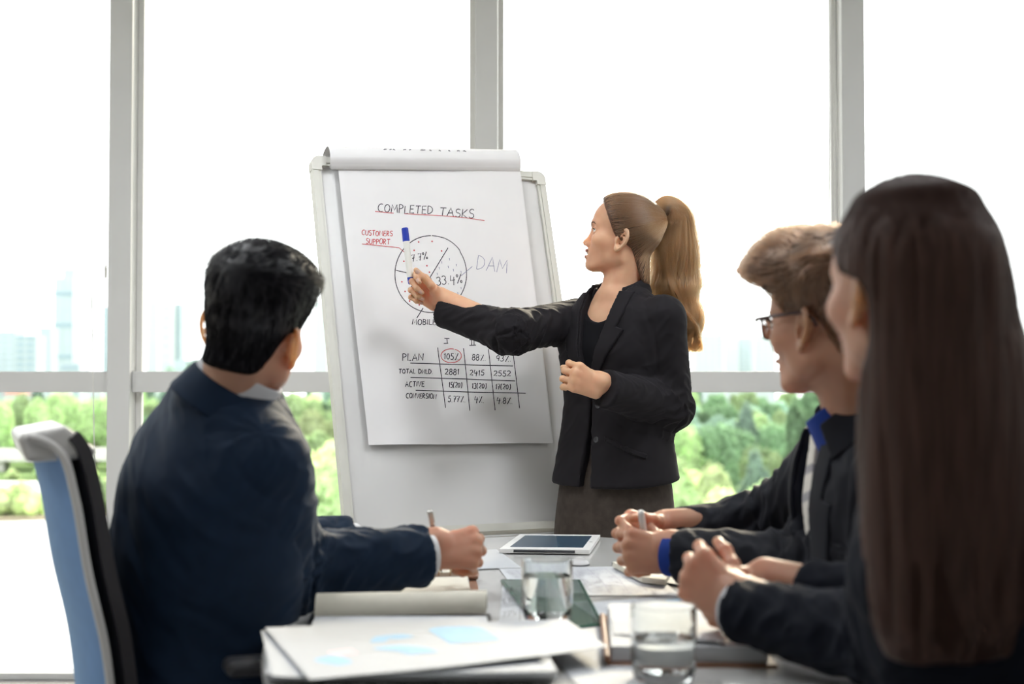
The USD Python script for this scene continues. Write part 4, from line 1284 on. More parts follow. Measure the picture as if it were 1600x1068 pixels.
def presenter():
    who = thing('person', 'standing woman in black blazer and brown skirt pointing a marker at the flipchart', 'person', (0, 0, 0))
    Y0 = 3.86
    T = Torso(at(961, 780, Y0), at(966, 452, Y0) - at(961, 780, Y0), -137,
              [(-.06, .172, .122), (.03, .170, .122), (.12, .155, .112), (.22, .138, .100), (.32, .146, .108), (.39, .156, .118), (.46, .160, .100), (.505, .150, .086), (.535, .110, .072), (.575, .062, .060)])
    h = Head(at(973, 369, Y0), frame(-84, 11, 0), .955, True, .0040)
    SR, ER, WR = T.wld((.148, -.005, .488)), at(797, 519, 3.73), at(694, 486, 3.86)
    SL, EL, WL = T.wld((-.148, -.005, .488)), at(1046, 636, 3.79), at(945, 607, 3.635)
    arms = [(SR, ER, WR, .060, .052, .042), (SL, EL, WL, .062, .056, .048)]

    hr = hand_bones(at(689, 474, 3.86), (-.72, -.06, .62), (.15, .93, .28), 1, [(48, 62, 40), (66, 78, 45), (76, 84, 50), (80, 84, 50)],
                    {'root': (.026, .020, -.016), 'dirs': [(.78, .34, -.52), (.96, .16, -.22), (.98, .12, -.05)]}, s=.90)
    hl = hand_bones(WL + A([-.006, -.004, .0]), (-.86, -.22, .42), (-.10, -.93, .22), -1, [(58, 82, 50), (62, 84, 50), (56, 80, 45), (40, 62, 35)],
                    {'root': (.026, .020, -.014), 'dirs': [(.75, .25, -.62), (.85, -.1, -.55), (.8, -.3, -.5)]}, s=.92)
    fr, _, _ = hand_sdf(hr, WR); fl, _, _ = hand_sdf(hl, WL)
    head = near(h, h.wld((0, 0, 0)), .19)
    nb = T.wld((0, -.004, .56)); nt = h.wld((0, -.028, -.055))

    def body(p):
        d = head(p)
        d = smin(d, cone(p, nb, nt, .052, .049), .02)
        q = T.loc(p)
        d = smin(d, T.loft(q, -.016), .03)
        for S, E, W, wr in ((SR, ER, hr[0][0], .029), (SL, EL, hl[0][0], .029)):
            d = smin(d, smin(cone(p, S, E, .045, .036), cone(p, E, W, .038, .0255), .02), .03)
        d = smin(smin(d, fr(p), .012), fl(p), .012)
        k = [T.wld((s * .08, 0, -.02)) for s in (-1, 1)]
        for s, hip in zip((-1, 1), k):
            foot = A([hip[0], hip[1], .11]); kn = A([hip[0], hip[1] - .02, .50])
            d = smin(d, smin(cone(p, hip, kn, .075, .05), cone(p, kn, foot, .052, .034), .02), .03)
        return d
    m = mesh_of(body, (-.40, 3.35, .06), (.66, 4.15, 1.72), .0027)
    obj('body', m, M_SKIN_P, who, smooth=True)
    eyes(h, who, brow_mat=M_BROWP); lips(h, who, M_LIP)
    t = ell(trimesh.creation.icosphere(3, .018).vertices, (0, 0, 0), (1, 1, 1))
    tooth = trimesh.creation.icosphere(3, 1.0); tooth.vertices = h.wld(tooth.vertices * A([.0165, .010, .0042]) + A([0, .0815, -.0655]))
    obj('teeth', tooth, M_TOOTH, who, smooth=True)
    nails(hr, M_NAIL, who)

    # --- the blazer: trunk, sleeves, open front
    def jacket(p):
        q = T.loc(p)
        d = T.loft(q, .010)
        # the skirt of the blazer swings out
        d = smin(d, smax(Loft_hem(q), np.abs(q[:, 2] - .10) - .16, .01), .02)
        d = smax(d, .054 - q[:, 2] - .12 * q[:, 1], .004)
        x, y, z = q.T
        # V neck and open front
        w = np.interp(z, [-.1, .02, .20, .30, .40, .50, .575, .62], [.030, .022, .006, .006, .034, .056, .066, .066])
        front = np.minimum(y - .012, 1)
        cut = np.minimum(w - np.abs(x + .004), front)
        d = smax(d, cut, .003)
        for a in arms:
            ds = sleeve(p, *a)
            d = smin(d, ds, .033) + .0025 * np.exp(-((d - ds) / .006) ** 2)      # the armhole seam
        # room for the neck
        d = smax(d, -cone(p, T.wld((0, .01, .50)), T.wld((0, .0, .68)), .058, .066), .006)
        return d
    Loft_hem = Loft([(-.08, .188, .136), (.02, .180, .130), (.14, .162, .116), (.24, .148, .108)])
    jm = mesh_of(jacket, (-.35, 3.42, .76), (.62, 4.18, 1.50), .0046)
    jm = displace(jm, lambda v: folds(v, arms, T, .6, 3))
    obj('blazer', jm, M_BLAZER, who, smooth=True)

    def top(p):
        q = T.loc(p)
        d = T.loft(q, -.003)
        neck = ell(q, (0, .10, .56), (.075, .12, .085))
        d = smax(smax(d, -neck, .004), q[:, 2] - .535, .004)
        return smax(d, .15 - q[:, 2], .004)
    obj('black_top', mesh_of(top, (.05, 3.6, .80), (.50, 4.1, 1.45), .005), M_TOP, who, smooth=True)

    # lapels: folded back over the fronts, with a notch
    def lapel(sx):
        def f(p):
            q = T.loc(p); x, y, z = q.T; x = x * sx
            shell = smax(T.loft(q, .0185), -T.loft(q, .0095), .002)
            w0 = np.interp(z, [.28, .30, .40, .50, .575, .62], [.002, .004, .030, .052, .060, .060])
            w1 = w0 + np.interp(z, [.28, .34, .42, .455, .462, .50, .53, .58], [.0, .026, .050, .058, .036, .040, .036, .025])
            reg = np.maximum(np.maximum(w0 - x, x - w1), np.maximum(.285 - z, z - .56))
            return np.maximum(smax(shell, reg, .002), -y - .03)
        return f
    for sx in (1, -1):
        obj('lapel', mesh_of(lapel(sx), (.02, 3.6, 1.05), (.50, 4.1, 1.46), .0034), M_BLAZER, who, smooth=True)
    Rn = frame(-137, 0, 0)
    obj('collar', mesh_of(lambda p: neck_band(p, T.wld((0, -.008, .56)), Rn, .066, .066, -.022, .030, -.42, .010, .30, .75), (.08, 3.65, 1.25), (.48, 4.1, 1.52), .0034), M_BLAZER, who, smooth=True)
    # buttons, pocket, sleeve buttons
    tl = lambda q: T.loft(q, .012)
    for z in (.255, .165):
        q = project(tl, A([[-.030, .12, z]]), 0.002)
        n = grad(tl, q, .003)[0] @ T.R.T
        button(T.wld(q[0]), n, .0085, M_BUTTON, who)
    def pocket(p):
        q = T.loc(p); x, y, z = q.T
        tl2 = smin(T.loft(q, .010), Loft_hem(q), .02)
        zc = .150 + (x + .10) * .45 * 1.0
        return np.maximum(smax(tl2 - .005, -(tl2 - .001), .002), np.maximum(np.abs(z - zc) - .007, np.maximum(np.abs(x + .105) - .050, -y)))
    obj('pocket_welt', mesh_of(pocket, (.1, 3.55, .85), (.50, 4.0, 1.15), .003), M_BLAZER, who, smooth=True)
    dW = unit(WL - EL)
    for k in range(3):
        c = WL - dW * (.022 + .016 * k) + A([-.0, -.018, -.045])
        button(c, (0, -.3, -1), .006, M_BUTTON, who, 'sleeve_button')
    # the skirt and shoes
    sk = Loft([(-.46, .165, .125), (-.30, .172, .130), (-.12, .176, .130), (.02, .166, .118), (.18, .130, .094), (.24, .122, .090)])
    obj('skirt', mesh_of(lambda p: sk(T.loc(p)), (.0, 3.55, .30), (.60, 4.2, 1.06), .007), M_SKIRT, who, smooth=True)
    seam = [T.wld((-.150, -.066, z)) for z in np.linspace(-.42, .05, 12)]
    for s in (-1, 1):
        hip = T.wld((s * .08, 0, -.02)); fd = T.R[:, 1] * A([1, 1, 0])
        def shoe(p):
            q = np.stack([(p - A([hip[0], hip[1], 0])) @ unit(np.cross(fd, [0, 0, 1])), (p - A([hip[0], hip[1], 0])) @ unit(fd), p[:, 2]], 1)
            d = smin(cone(q, (0, -.03, .095), (0, .05, .055), .036, .036), cone(q, (0, .05, .05), (0, .14, .022), .038, .026), .03)
            d = smax(d, -q[:, 2] + .004, .003)
            d = smax(d, q[:, 2] - .112, .004)
            return smin(d, cone(q, (0, -.035, .07), (0, -.045, .004), .02, .008), .01)
        obj('shoe', mesh_of(shoe, (hip[0] - .25, hip[1] - .25, 0), (hip[0] + .25, hip[1] + .25, .16), .005), M_SHOE, who, smooth=True)

    # --- hair: drawn back into a high ponytail
    zs = [-.125, -.06, -.034, -.022, -.012, .0, .016, .05, .072, .09, .13]
    ys = [-.082, -.046, -.032, -.006, .016, .024, .034, .052, .064, .074, .11]
    def cap(q):
        line = np.interp(q[:, 2], zs, ys) + .008 * (np.abs(q[:, 0]) < .0) - .10 * np.clip(.045 - np.abs(q[:, 0]), 0, 1) * np.clip((q[:, 2] - .06) / .03, 0, 1)
        g = .0065 + .006 * np.clip((q[:, 2] - .02) / .08, 0, 1)
        d = h.skull(q, 0.0) - g
        d = smin(d, smax(cone(q, (0, -.030, -.04), (0, -.052, -.12), .053, .047), -q[:, 2] - .125, .01), .02)
        d = smin(d, ell(q, (0, -.086, .062), (.022, .024, .022)), .03)
        return smax(d, q[:, 1] - line, .006)
    cm = mesh_of(cap, (-.12, -.16, -.15), (.12, .13, .16), .003)
    cw = trimesh.Trimesh(h.wld(cm.vertices), cm.faces, process=False)
    hair = obj('hair', cw, M_HAIRB_P, who, smooth=True)
    pony = A([0, -.104, .068])
    st = on_surface(cm, 5200, 1)
    out = comb(cap, st, lambda P, i: pony - P, 14, .0115, .0012, 2, .002)
    # stop at the band
    dd = nrm(out - pony) < .02
    for i in range(1, 14):
        hit = dd[:, i - 1] | (nrm(out[:, i - 1] - pony) < .022)
        dd[:, i] |= hit
        out[hit, i] = out[hit, i - 1] + (pony - out[hit, i - 1]) * .1
    curves('hair_strands', h.wld(out), M_HAIR_P, hair, .00045, .0004, kind='stuff')
    # the tail
    path = A([at(1024, 334, 3.87), at(1042, 324, 3.88), at(1055, 346, 3.895), at(1054, 395, 3.905), at(1054, 445, 3.915), at(1066, 485, 3.91), at(1082, 522, 3.90), at(1086, 550, 3.895)])
    rad = A([.020, .034, .052, .064, .070, .052, .028, .012])
    tt = np.linspace(0, 1, len(path)); ts = np.linspace(0, 1, 30)
    pc = PchipInterpolator(tt, path)(ts); rc = PchipInterpolator(tt, rad)(ts)
    def tail(p):
        d = None
        for a, b, ra, rb in zip(path[:-3], path[1:-2], rad[:-3], rad[1:-2]):
            q = cone(p, a, b, ra * .6, rb * .55); d = q if d is None else smin(d, q, .02)
        return d
    tmesh = mesh_of(tail, path.min(0) - .08, path.max(0) + .08, .005)
    tl_ = obj('ponytail', tmesh, M_HAIRB_P, who, smooth=True)
    r = np.random.default_rng(5)
    n = 5200
    a = r.uniform(0, 2 * np.pi, n); k = np.sqrt(r.uniform(.15, 1, n))
    ln = r.uniform(.82, 1.0, n)
    u = np.clip(ts[None] * ln[:, None], 0, 1)
    cen = PchipInterpolator(tt, path)(u); rr = PchipInterpolator(tt, rad)(u)
    tang = np.gradient(cen, axis=1); tang /= nrm(tang)[..., None]
    e1 = np.cross(tang, [0, 1.0, 0]); e1 /= nrm(e1)[..., None]; e2 = np.cross(tang, e1)
    wob = a[:, None] + .5 * np.sin(u * 7 + a[:, None] * 3) * u
    wave = 1 + .22 * u ** 2 * np.sin(u * 34 + r.normal(0, .8, n)[:, None]) + .12 * r.normal(size=n)[:, None] * u
    P = cen + (np.cos(wob)[..., None] * e1 + np.sin(wob)[..., None] * e2 * .8) * (rr * k[:, None] * wave)[..., None]
    P[..., 0] += .010 * np.sin(u * 26 + np.round(a * 3)[:, None]) * u ** 3
    curves('tail_strands', P, M_HAIR_T, tl_, .00055, .0003, kind='stuff')
    bd = lathe([(.016, -.008), (.021, -.006), (.023, 0), (.021, .006), (.016, .008)], 24)
    bd.vertices = h.wld(pony + A([0, .012, -.004])) + bd.vertices @ basis(path[1] - path[0]).T
    obj('hair_band', bd, M_TOP, who, smooth=True)
    # earlobe stud left out: none is seen

    # --- the marker in her hand
    a0, a1 = at(641.5, 437, 3.828), at(632.5, 356, 3.836)
    d = a1 - a0; L = nrm(d)
    Rm = basis(d)
    mk = thing('marker_pen', 'white marker with blue cap held upright against the pie chart', 'marker', a0, R=Rm)
    r0 = .0088
    obj('barrel', lathe([(0, L * .02), (r0 * .8, L * .02), (r0, L * .05), (r0, L * .74), (r0 * .96, L * .745), (0, L * .745)], 24), plain('marker_white', (.80, .80, .76), .3, .01), mk, smooth=30)
    mb = plain('marker_blue', (.02, .05, .42), .3, .05)
    obj('cap', lathe([(r0 * 1.0, L * .74), (r0 * 1.08, L * .75), (r0 * 1.05, L * .985), (r0 * .9, L), (0, L)], 24), mb, mk, smooth=30)
    obj('end_plug', lathe([(0, -.012), (r0 * .7, -.012), (r0 * .85, -.008), (r0 * .98, L * .05), (0, L * .05)], 24), mb, mk, smooth=30)
    return who


presenter()
# ------------------------------------------------------------------ the three people at the table
M_NAVY = cloth_look('suit_navy', (.006, .016, .036), .7, .12)
M_CHARC = cloth_look('suit_charcoal', (.009, .010, .015), .7, .10)
M_INKY = cloth_look('jacket_midnight', (.003, .0045, .010), .8, .03)
M_SHIRTW = cloth_look('shirt_white', (.70, .70, .71), .8, .1, 1200, .03, .1)
M_SHIRTG = cloth_look('shirt_grey_white', (.52, .52, .54), .8, .1, 1200, .03, .1)
M_SHIRTB = cloth_look('shirt_royal_blue', (.012, .035, .20), .75, .2, 1200, .08, .1)
M_SKIN_L = skin_look('skin_left_man', (.43, .225, .15))
M_SKIN_R = skin_look('skin_right_man', (.38, .195, .125))
M_SKIN_F = skin_look('skin_near_woman', (.40, .215, .145))
M_HAIR_L = dark_hair_look('hair_black', (.010, .009, .013))
M_HAIRB_L = hair_base('hair_black_base', (.006, .006, .009), (40, 40, 8))
M_HAIR_R = hair_look('hair_brown', (.115, .052, .027), .32, .4)
M_HAIRB_R = hair_base('hair_brown_base', (.085, .045, .026), (30, 30, 8))
M_HAIR_F = dark_hair_look('hair_dark_brown', (.070, .036, .029), .42, .2)
M_HAIRB_F = hair_base('hair_dark_brown_base', (.045, .023, .018), (70, 70, 3), .15)


def seated_body(head, hfun, T, arms, hands, wr, neck_r, lo, hi, h=.0034, nb=None):
    fs = [hand_sdf(b, None)[0] for b in hands]
    nb = T.wld((0, .012, .565)) if nb is None else nb
    nt = head.wld((0, -.030, -.06))

    def body(p):
        d = smin(hfun(p), cone(p, nb, nt, neck_r * 1.05, neck_r), .025)
        q = T.loc(p)
        d = smin(d, smax(T.loft(q, -.020), .10 - q[:, 2], .01), .03)
        for (S, E, W, *_), hb in zip(arms, hands):
            d = smin(d, smin(cone(p, S, E, .038, .031), cone(p, E, hb[0][0], .032, wr), .02), .03)
        for f in fs:
            d = smin(d, f(p), .012)
        return d
    return mesh_of(body, lo, hi, h)


def jacket_sdf(T, arms, vneck, grow=.012, hem=-.04, neck=(.064, .070), line=None):
    na, nz = line or (T.wld((0, .008, .50)), T.wld((0, .012, .70)))

    def f(p):
        q = T.loc(p)
        d = smax(T.loft(q, grow), hem - q[:, 2], .006)
        x, y, z = q.T
        if vneck is not None:
            w = np.interp(z, *vneck)
            d = smax(d, np.minimum(w - np.abs(x), y - .01), .003)
        for a in arms:
            ds = sleeve(p, *a)
            d = smin(d, ds, .040) + .0035 * np.exp(-((d - ds) / .007) ** 2)      # the armhole seam
        d = smax(d, -cone(p, na, nz, *neck), .006)
        return d
    return f


def seated_legs(T, yaw, who, mat, spread=.10, knee=.44):
    """Trousers on the chair: thighs forward under the table, shins to the floor, with shoes."""
    fd = A([math.sin(math.radians(yaw)), math.cos(math.radians(yaw)), 0]); rt = A([fd[1], -fd[0], 0])
    base = A([T.o[0], T.o[1], 0])
    hips = [base + rt * s * spread + A([0, 0, .535]) for s in (-1, 1)]
    knees = [hp + fd * knee + rt * s * .04 - A([0, 0, .02]) for hp, s in zip(hips, (-1, 1))]
    feet = [k + fd * .03 + A([0, 0, .075 - k[2]]) for k in knees]
    def f(p):
        d = None
        for hp, k, ft in zip(hips, knees, feet):
            q = smin(cone(p, hp, k, .088, .066), cone(p, k, ft, .066, .052), .03)
            q = smax(q, .06 - p[:, 2], .004)
            d = q if d is None else smin(d, q, .03)
        return smin(d, cone(p, base + A([0, 0, .56]), base - fd * .03 + A([0, 0, .60]), .12, .12), .05)
    pts = A(hips + knees + feet)
    obj('trousers', mesh_of(f, pts.min(0) - .2, A([*(pts.max(0) + .2)[:2], .80]), .010), mat, who, smooth=True)
    for k, ft in zip(knees, feet):
        def shoe(p):
            q = p - A([ft[0], ft[1], 0])
            q = np.stack([q @ rt, q @ fd, q[:, 2]], 1)
            d = smin(cone(q, (0, -.04, .045), (0, .06, .05), .042, .04), cone(q, (0, .06, .045), (0, .17, .03), .044, .028), .03)
            return smax(d, .004 - q[:, 2], .003)
        obj('shoe', mesh_of(shoe, (ft[0] - .25, ft[1] - .25, 0), (ft[0] + .25, ft[1] + .25, .14), .007), M_SHOE, who, smooth=True)


def cuff(E, W, r, mat, who, t0=-.012, t1=.018, flat=1.0):
    """A shirt cuff peeping out of a sleeve that ends at W."""
    d = unit(A(W) - A(E))
    prof = [(r - .003, t0), (r, t0), (r * 1.01, (t0 + t1) / 2), (r, t1 - .002), (r - .0015, t1), (r - .0035, t1 - .001), (r - .004, t0)]
    c = lathe(prof, 40)
    c.vertices = A(W) + c.vertices @ basis(d).T
    obj('shirt_cuff', c, mat, who, smooth=40)


def short_hair(h, who, zs, ys, thick, mat_base, mat, n, seed, flow, steps, step, wild, lift, lumps=.004, freq=(38, 38, 12), r0=.0005):
    def cap(q):
        line = np.interp(q[:, 2], zs, ys) + .028 * np.clip((.05 - np.abs(q[:, 0])) / .05, 0, 1) * np.clip((q[:, 2] - .05) / .03, 0, 1)
        d = h.skull(q) - thick(q)
        d = smin(d, smax(cone(q, (0, -.030, -.04), (0, -.050, -.11), .056, .054), -q[:, 2] - .068, .012), .02)
        return smax(d, q[:, 1] - line, .008)
    cm = mesh_of(cap, (-.13, -.16, -.14), (.13, .16, .18), .0032)
    cm = displace(cm, lambda v: lumps * (1 - np.abs(2 * meshkit.fbm(v * A(freq), 3, seed) - 1) * 2) * np.clip((v[:, 2] + .02) / .08, 0, 1))
    hair = obj('hair', trimesh.Trimesh(h.wld(cm.vertices), cm.faces, process=False), mat_base, who, smooth=True)
    st = on_surface(cm, n, seed)
    out = comb(cap, st, flow, steps, step, lift, seed, wild)
    curves('hair_strands', h.wld(out), mat, hair, r0, r0 * .5, kind='stuff')
    return cap


def left_man():
    who = thing('person', 'man in navy suit seen from behind at the left, writing with a pen', 'person', (0, 0, 0))
    yaw = 58
    o, NB = A([-.555, 2.42, .53]), A([-.478, 2.415, 1.165])
    T = Torso(o, NB - o, yaw, [(-.06, .185, .145), (.05, .185, .145), (.2, .178, .135), (.33, .192, .136), (.43, .198, .132), (.51, .180, .112), (.56, .135, .088), (.60, .090, .074)])
    h = Head(at(398, 511, 2.34), frame(16, 2, 14), 1.0)
    SR, ER, WR = T.wld((.158, .02, .500)), at(436, 892, 2.47), at(664, 867, 2.575)
    SL, EL, WL = T.wld((-.160, .02, .500)), A([-.50, 2.80, .815]), at(548, 846, 2.87)
    arms = [(SR, ER, WR, .068, .066, .051), (SL, EL, WL, .068, .060, .046)]
    hr = hand_bones(at(672, 862, 2.59), (.86, .22, .10), (-.10, -.86, .50), 1, [(62, 70, 40), (70, 76, 45), (76, 78, 45), (80, 78, 45)],
                    {'root': (.026, .022, -.014), 'dirs': [(.74, .45, -.50), (.86, .10, -.50), (.80, -.25, -.50)]}, s=.98)
    hl = hand_bones(at(552, 846, 2.87), (.80, -.45, -.02), (.05, .15, .98), -1, [(20, 30, 20), (22, 32, 20), (24, 32, 20), (26, 32, 20)],
                    {'root': (.024, .024, -.012), 'dirs': [(.72, .62, -.2), (.85, .45, -.2), (.95, .25, -.1)]}, s=.98)
    c0, ax = at(368, 602, 2.350), unit((.50, -.06, .80))
    m = seated_body(h, near(h, h.wld((0, 0, 0)), .19), T, arms, [hr, hl], .031, .054, (-.85, 2.0, .70), (.12, 3.1, 1.42), h=.0028, nb=c0 - ax * .05)
    obj('body', m, M_SKIN_L, who, smooth=True)
    eyes(h, who, lash=False); lips(h, who, M_LIP_M)
    jf = jacket_sdf(T, arms, ([-.1, .02, .20, .24, .40, .50, .575, .62], [.03, .02, .004, .012, .045, .06, .066, .066]), neck=(.062, .074), line=(c0 - ax * .06, c0 + ax * .08))
    jb = jf
    jf = lambda p: smin(jb(p), smax(cone(p, c0 - A([.0, 0, .10]), c0 - ax * .034, .100, .075), -cone(p, c0 - ax * .06, c0 + ax * .08, .060, .066), .004), .03)
    jm = displace(mesh_of(jf, (-.88, 2.02, .46), (.0, 3.05, 1.24), .0055), lambda v: folds(v, arms, T, 1.25, 11))
    obj('jacket', jm, M_NAVY, who, smooth=True)
    sf = Torso(o, NB - o, yaw, [(-.06, .17, .135), (.2, .170, .128), (.33, .176, .122), (.43, .180, .117), (.51, .160, .098), (.56, .120, .078), (.62, .060, .060)])
    obj('shirt', mesh_of(lambda p: smax(smax(sf.loft(T.loc(p), .004), .05 - T.loc(p)[:, 2], .004), T.loc(p)[:, 2] - .605, .004), (-.8, 2.1, .5), (-.2, 2.8, 1.2), .008), M_SHIRTW, who, smooth=True)
    # collars: a band of white shirt above the navy one
    fwd = unit(A([math.sin(math.radians(50)), math.cos(math.radians(50)), 0])); y = unit(fwd - ax * (fwd @ ax)); Rn = np.stack([np.cross(y, ax), y, ax], 1)
    obj('shirt_collar', mesh_of(lambda p: neck_band(p, c0, Rn, .0655, .0695, -.04, .032, 0, .005, .05, .22), c0 - .14, c0 + .14, .003), M_SHIRTG, who, smooth=True)
    obj('jacket_collar', mesh_of(lambda p: neck_band(p, c0, Rn, .0700, .0740, -.052, .001, 0, .010, .26, .45), c0 - .16, c0 + .16, .0035), M_NAVY, who, smooth=True)
    cuff(ER, WR, .036, M_SHIRTW, who); cuff(EL, WL, .036, M_SHIRTW, who)
    seated_legs(T, yaw, who, M_NAVY)
    for k in range(3):
        button(WR - unit(WR - ER) * (.02 + .017 * k) + A([.0, -.030, -.036]), (0, -.6, -.8), .006, M_BUTTON, who, 'sleeve_button')
    zs = [-.095, -.075, -.055, -.035, -.015, .004, .016, .03, .045, .07, .09, .12]
    ys = [-.100, -.072, -.050, -.036, -.030, -.024, .022, .034, .042, .054, .076, .14]
    thick = lambda q: .0025 + .024 * np.clip((q[:, 2] - .03) / .07, 0, 1) ** 1.2 + .006 * np.clip((q[:, 1] - .02) / .05, 0, 1) * np.clip((q[:, 2] - .05) / .04, 0, 1)
    crown = A([.01, -.060, .115])
    def flow(P, i):
        d = P - crown
        d[:, 2] -= .02
        top = np.clip((P[:, 2] - .055) / .04, 0, 1)[:, None]
        return d * (1 - top) + top * (d * .6 + A([.02, .09, .02]))
    short_hair(h, who, zs, ys, thick, M_HAIRB_L, M_HAIR_L, 5200, 31, flow, 9, .0042, .014, lambda i, P: .0006 + .0009 * i * np.clip(.25 + (P[:, 2] - .02) / .08, .15, 1), .0045, (34, 30, 14))
    # pen in the fist
    p0, p1 = at(688, 884, 2.66), at(671, 797, 2.60)
    d = p1 - p0; p0 = p0 - d * .12
    pen = thing('pen', 'slim dark pen with silver top held by the man in navy', 'pen', p0, R=basis(p1 - p0))
    L = nrm(p1 - p0)
    obj('barrel', lathe([(0, .0), (.0012, .001), (.0042, .018), (.0045, L * .80), (0, L * .80)], 20), plain('pen_dark_bronze', (.07, .05, .04), .3, .05), pen, smooth=30)
    obj('cap', lathe([(.0046, L * .78), (.0048, L * .80), (.0046, L * .99), (.002, L), (0, L)], 20), plain('pen_silver', (.6, .6, .58), .25, .03, metallic=.8), pen, smooth=30)
    obj('clip', rbox((0.0052, 0, L * .90), (.0016, .003, L * .16), .0006), plain('pen_clip', (.6, .6, .58), .25, .03, metallic=.8), pen, smooth=30)


def right_man():
    who = thing('person', 'man in glasses, charcoal suit and royal blue shirt with hands clasped round a pen', 'person', (0, 0, 0))
    yaw = -93
    o, NB = A([.700, 2.40, .53]), A([.585, 2.375, 1.135])
    T = Torso(o, NB - o, yaw, [(-.06, .185, .140), (.05, .188, .140), (.2, .185, .130), (.33, .200, .130), (.43, .208, .126), (.50, .190, .108), (.545, .140, .088), (.58, .090, .074)])
    h = Head(at(1292, 499, 2.29), frame(-45, -5, 0), .985)
    SR, ER, WR = T.wld((.176, .01, .485)), at(1215, 812, 2.70), at(1052, 834, 2.76)
    SL, EL, WL = T.wld((-.176, .01, .485)), at(1296, 884, 2.45), at(1062, 868, 2.60)
    arms = [(SR, ER, WR, .072, .058, .043), (SL, EL, WL, .072, .060, .045)]
    hl = hand_bones(at(1056, 868, 2.605), (-.90, .24, .12), (-.12, -.93, .34), -1, [(52, 70, 45), (58, 72, 45), (64, 72, 45), (70, 70, 42)],
                    {'root': (.026, .022, -.014), 'dirs': [(.70, .55, -.45), (.80, .35, -.45), (.85, .10, -.45)]}, s=1.0)
    hr = hand_bones(at(1046, 832, 2.755), (-.84, -.22, .10), (-.12, .90, .42), 1, [(44, 66, 40), (52, 68, 40), (60, 70, 40), (66, 70, 40)],
                    {'root': (.026, .022, -.014), 'dirs': [(.70, .50, -.50), (.80, .35, -.45), (.85, .1, -.45)]}, s=1.0)
    c0, ax = at(1322, 634, 2.335), unit((-.50, .14, .80))
    m = seated_body(h, near(h, h.wld((0, 0, 0)), .19), T, arms, [hr, hl], .031, .056, (.10, 2.0, .70), (1.0, 3.0, 1.42), h=.0028, nb=c0 - ax * .05)
    obj('body', m, M_SKIN_R, who, smooth=True)
    eyes(h, who, lash=False); lips(h, who, M_LIP_M); nails(hl, M_NAIL, who)
    vz = [-.1, .02, .16, .22, .30, .40, .50, .575, .62]; vw = [.04, .03, .008, .020, .038, .056, .066, .066, .066]
    jf = jacket_sdf(T, arms, (vz, vw), neck=(.064, .076), line=(c0 - ax * .06, c0 + ax * .08))
    jm = displace(mesh_of(jf, (.10, 2.0, .46), (1.05, 3.0, 1.24), .0052), lambda v: folds(v, arms, T, 1.15, 23))
    obj('jacket', jm, M_CHARC, who, smooth=True)
    obj('shirt', mesh_of(lambda p: smax(T.loft(T.loc(p), -.006), T.loc(p)[:, 2] - .575, .004), (.3, 2.0, .45), (1.0, 2.8, 1.22), .006), M_SHIRTB, who, smooth=True)
    def lapel(sx):
        def f(p):
            q = T.loc(p); x, y, z = q.T; x = x * sx
            shell = smax(T.loft(q, .0215), -T.loft(q, .0115), .002)
            w0 = np.interp(z, vz, vw) - .002
            w1 = w0 + np.interp(z, [.20, .30, .42, .455, .462, .50, .53, .58], [.0, .045, .066, .072, .044, .046, .042, .03])
            reg = np.maximum(np.maximum(w0 - x, x - w1), np.maximum(.205 - z, z - .56))
            return np.maximum(smax(shell, reg, .002), -y - .02)
        return f
    for sx in (1, -1):
        obj('lapel', mesh_of(lapel(sx), (.3, 2.0, .70), (.9, 2.8, 1.22), .0036), M_CHARC, who, smooth=True)
    def pocket(p):
        q = T.loc(p); x, y, z = q.T
        zc = .385 + (x + .12) * .2
        return np.maximum(smax(T.loft(q, .0165), -T.loft(q, .0125), .002), np.maximum(np.abs(z - zc) - .011, np.maximum(np.abs(x + .130) - .045, -y)))
    obj('breast_pocket', mesh_of(pocket, (.3, 2.0, .70), (.9, 2.8, 1.22), .0036), M_CHARC, who, smooth=True)
    def tie(p):
        q = T.loc(p); x, y, z = q.T
        w = np.interp(z, [.10, .14, .30, .50, .53, .545, .575], [.004, .042, .036, .022, .017, .022, .026])
        g = np.interp(z, [.1, .50, .53, .575], [.004, .004, .008, .012])
        L = T.loft(q)
        return np.maximum(smax(L - g - .002, -(L + .006), .002), np.maximum(np.maximum(np.abs(x) - w, np.maximum(.09 - z, z - .572)), -y))
    M_TIE = look('tie_striped', {'g': ('geometry', {}), 'mp': ('mapping', {'rotation': (0.5, .9, 0.2)}), 'w': ('wave_texture', {'scale': 2.6, 'distortion': 0.0}),
                                 'r': ('rgb_ramp', {'ramp': [(0, (.60, .57, .52)), (.60, (.60, .57, .52)), (.66, (.22, .21, .24)), (.86, (.22, .21, .24)), (.92, (.60, .57, .52))]}),
                                 'p': ('principled_bsdf', {'roughness': .5, 'sheen_weight': .2})},
                 [('g.position', 'mp.vector'), ('mp.vector', 'w.vector'), ('w.fac', 'r.fac'), ('r.color', 'p.base_color')], 'p.BSDF')
    obj('tie', mesh_of(tie, (.3, 2.1, .60), (.9, 2.7, 1.22), .0034), M_TIE, who, smooth=True)
    fwd = unit(A([math.sin(math.radians(-80)), math.cos(math.radians(-80)), 0])); y = unit(fwd - ax * (fwd @ ax)); Rn = np.stack([np.cross(y, ax), y, ax], 1)
    obj('shirt_collar', mesh_of(lambda p: neck_band(p, c0, Rn, .0635, .0685, -.045, .020, -.10, .0055, .16, .16), c0 - .15, c0 + .15, .003), M_SHIRTB, who, smooth=True)
    obj('jacket_collar', mesh_of(lambda p: neck_band(p, c0, Rn, .0700, .0755, -.055, .002, -.10, .011, .36, .75), c0 - .17, c0 + .17, .0035), M_CHARC, who, smooth=True)
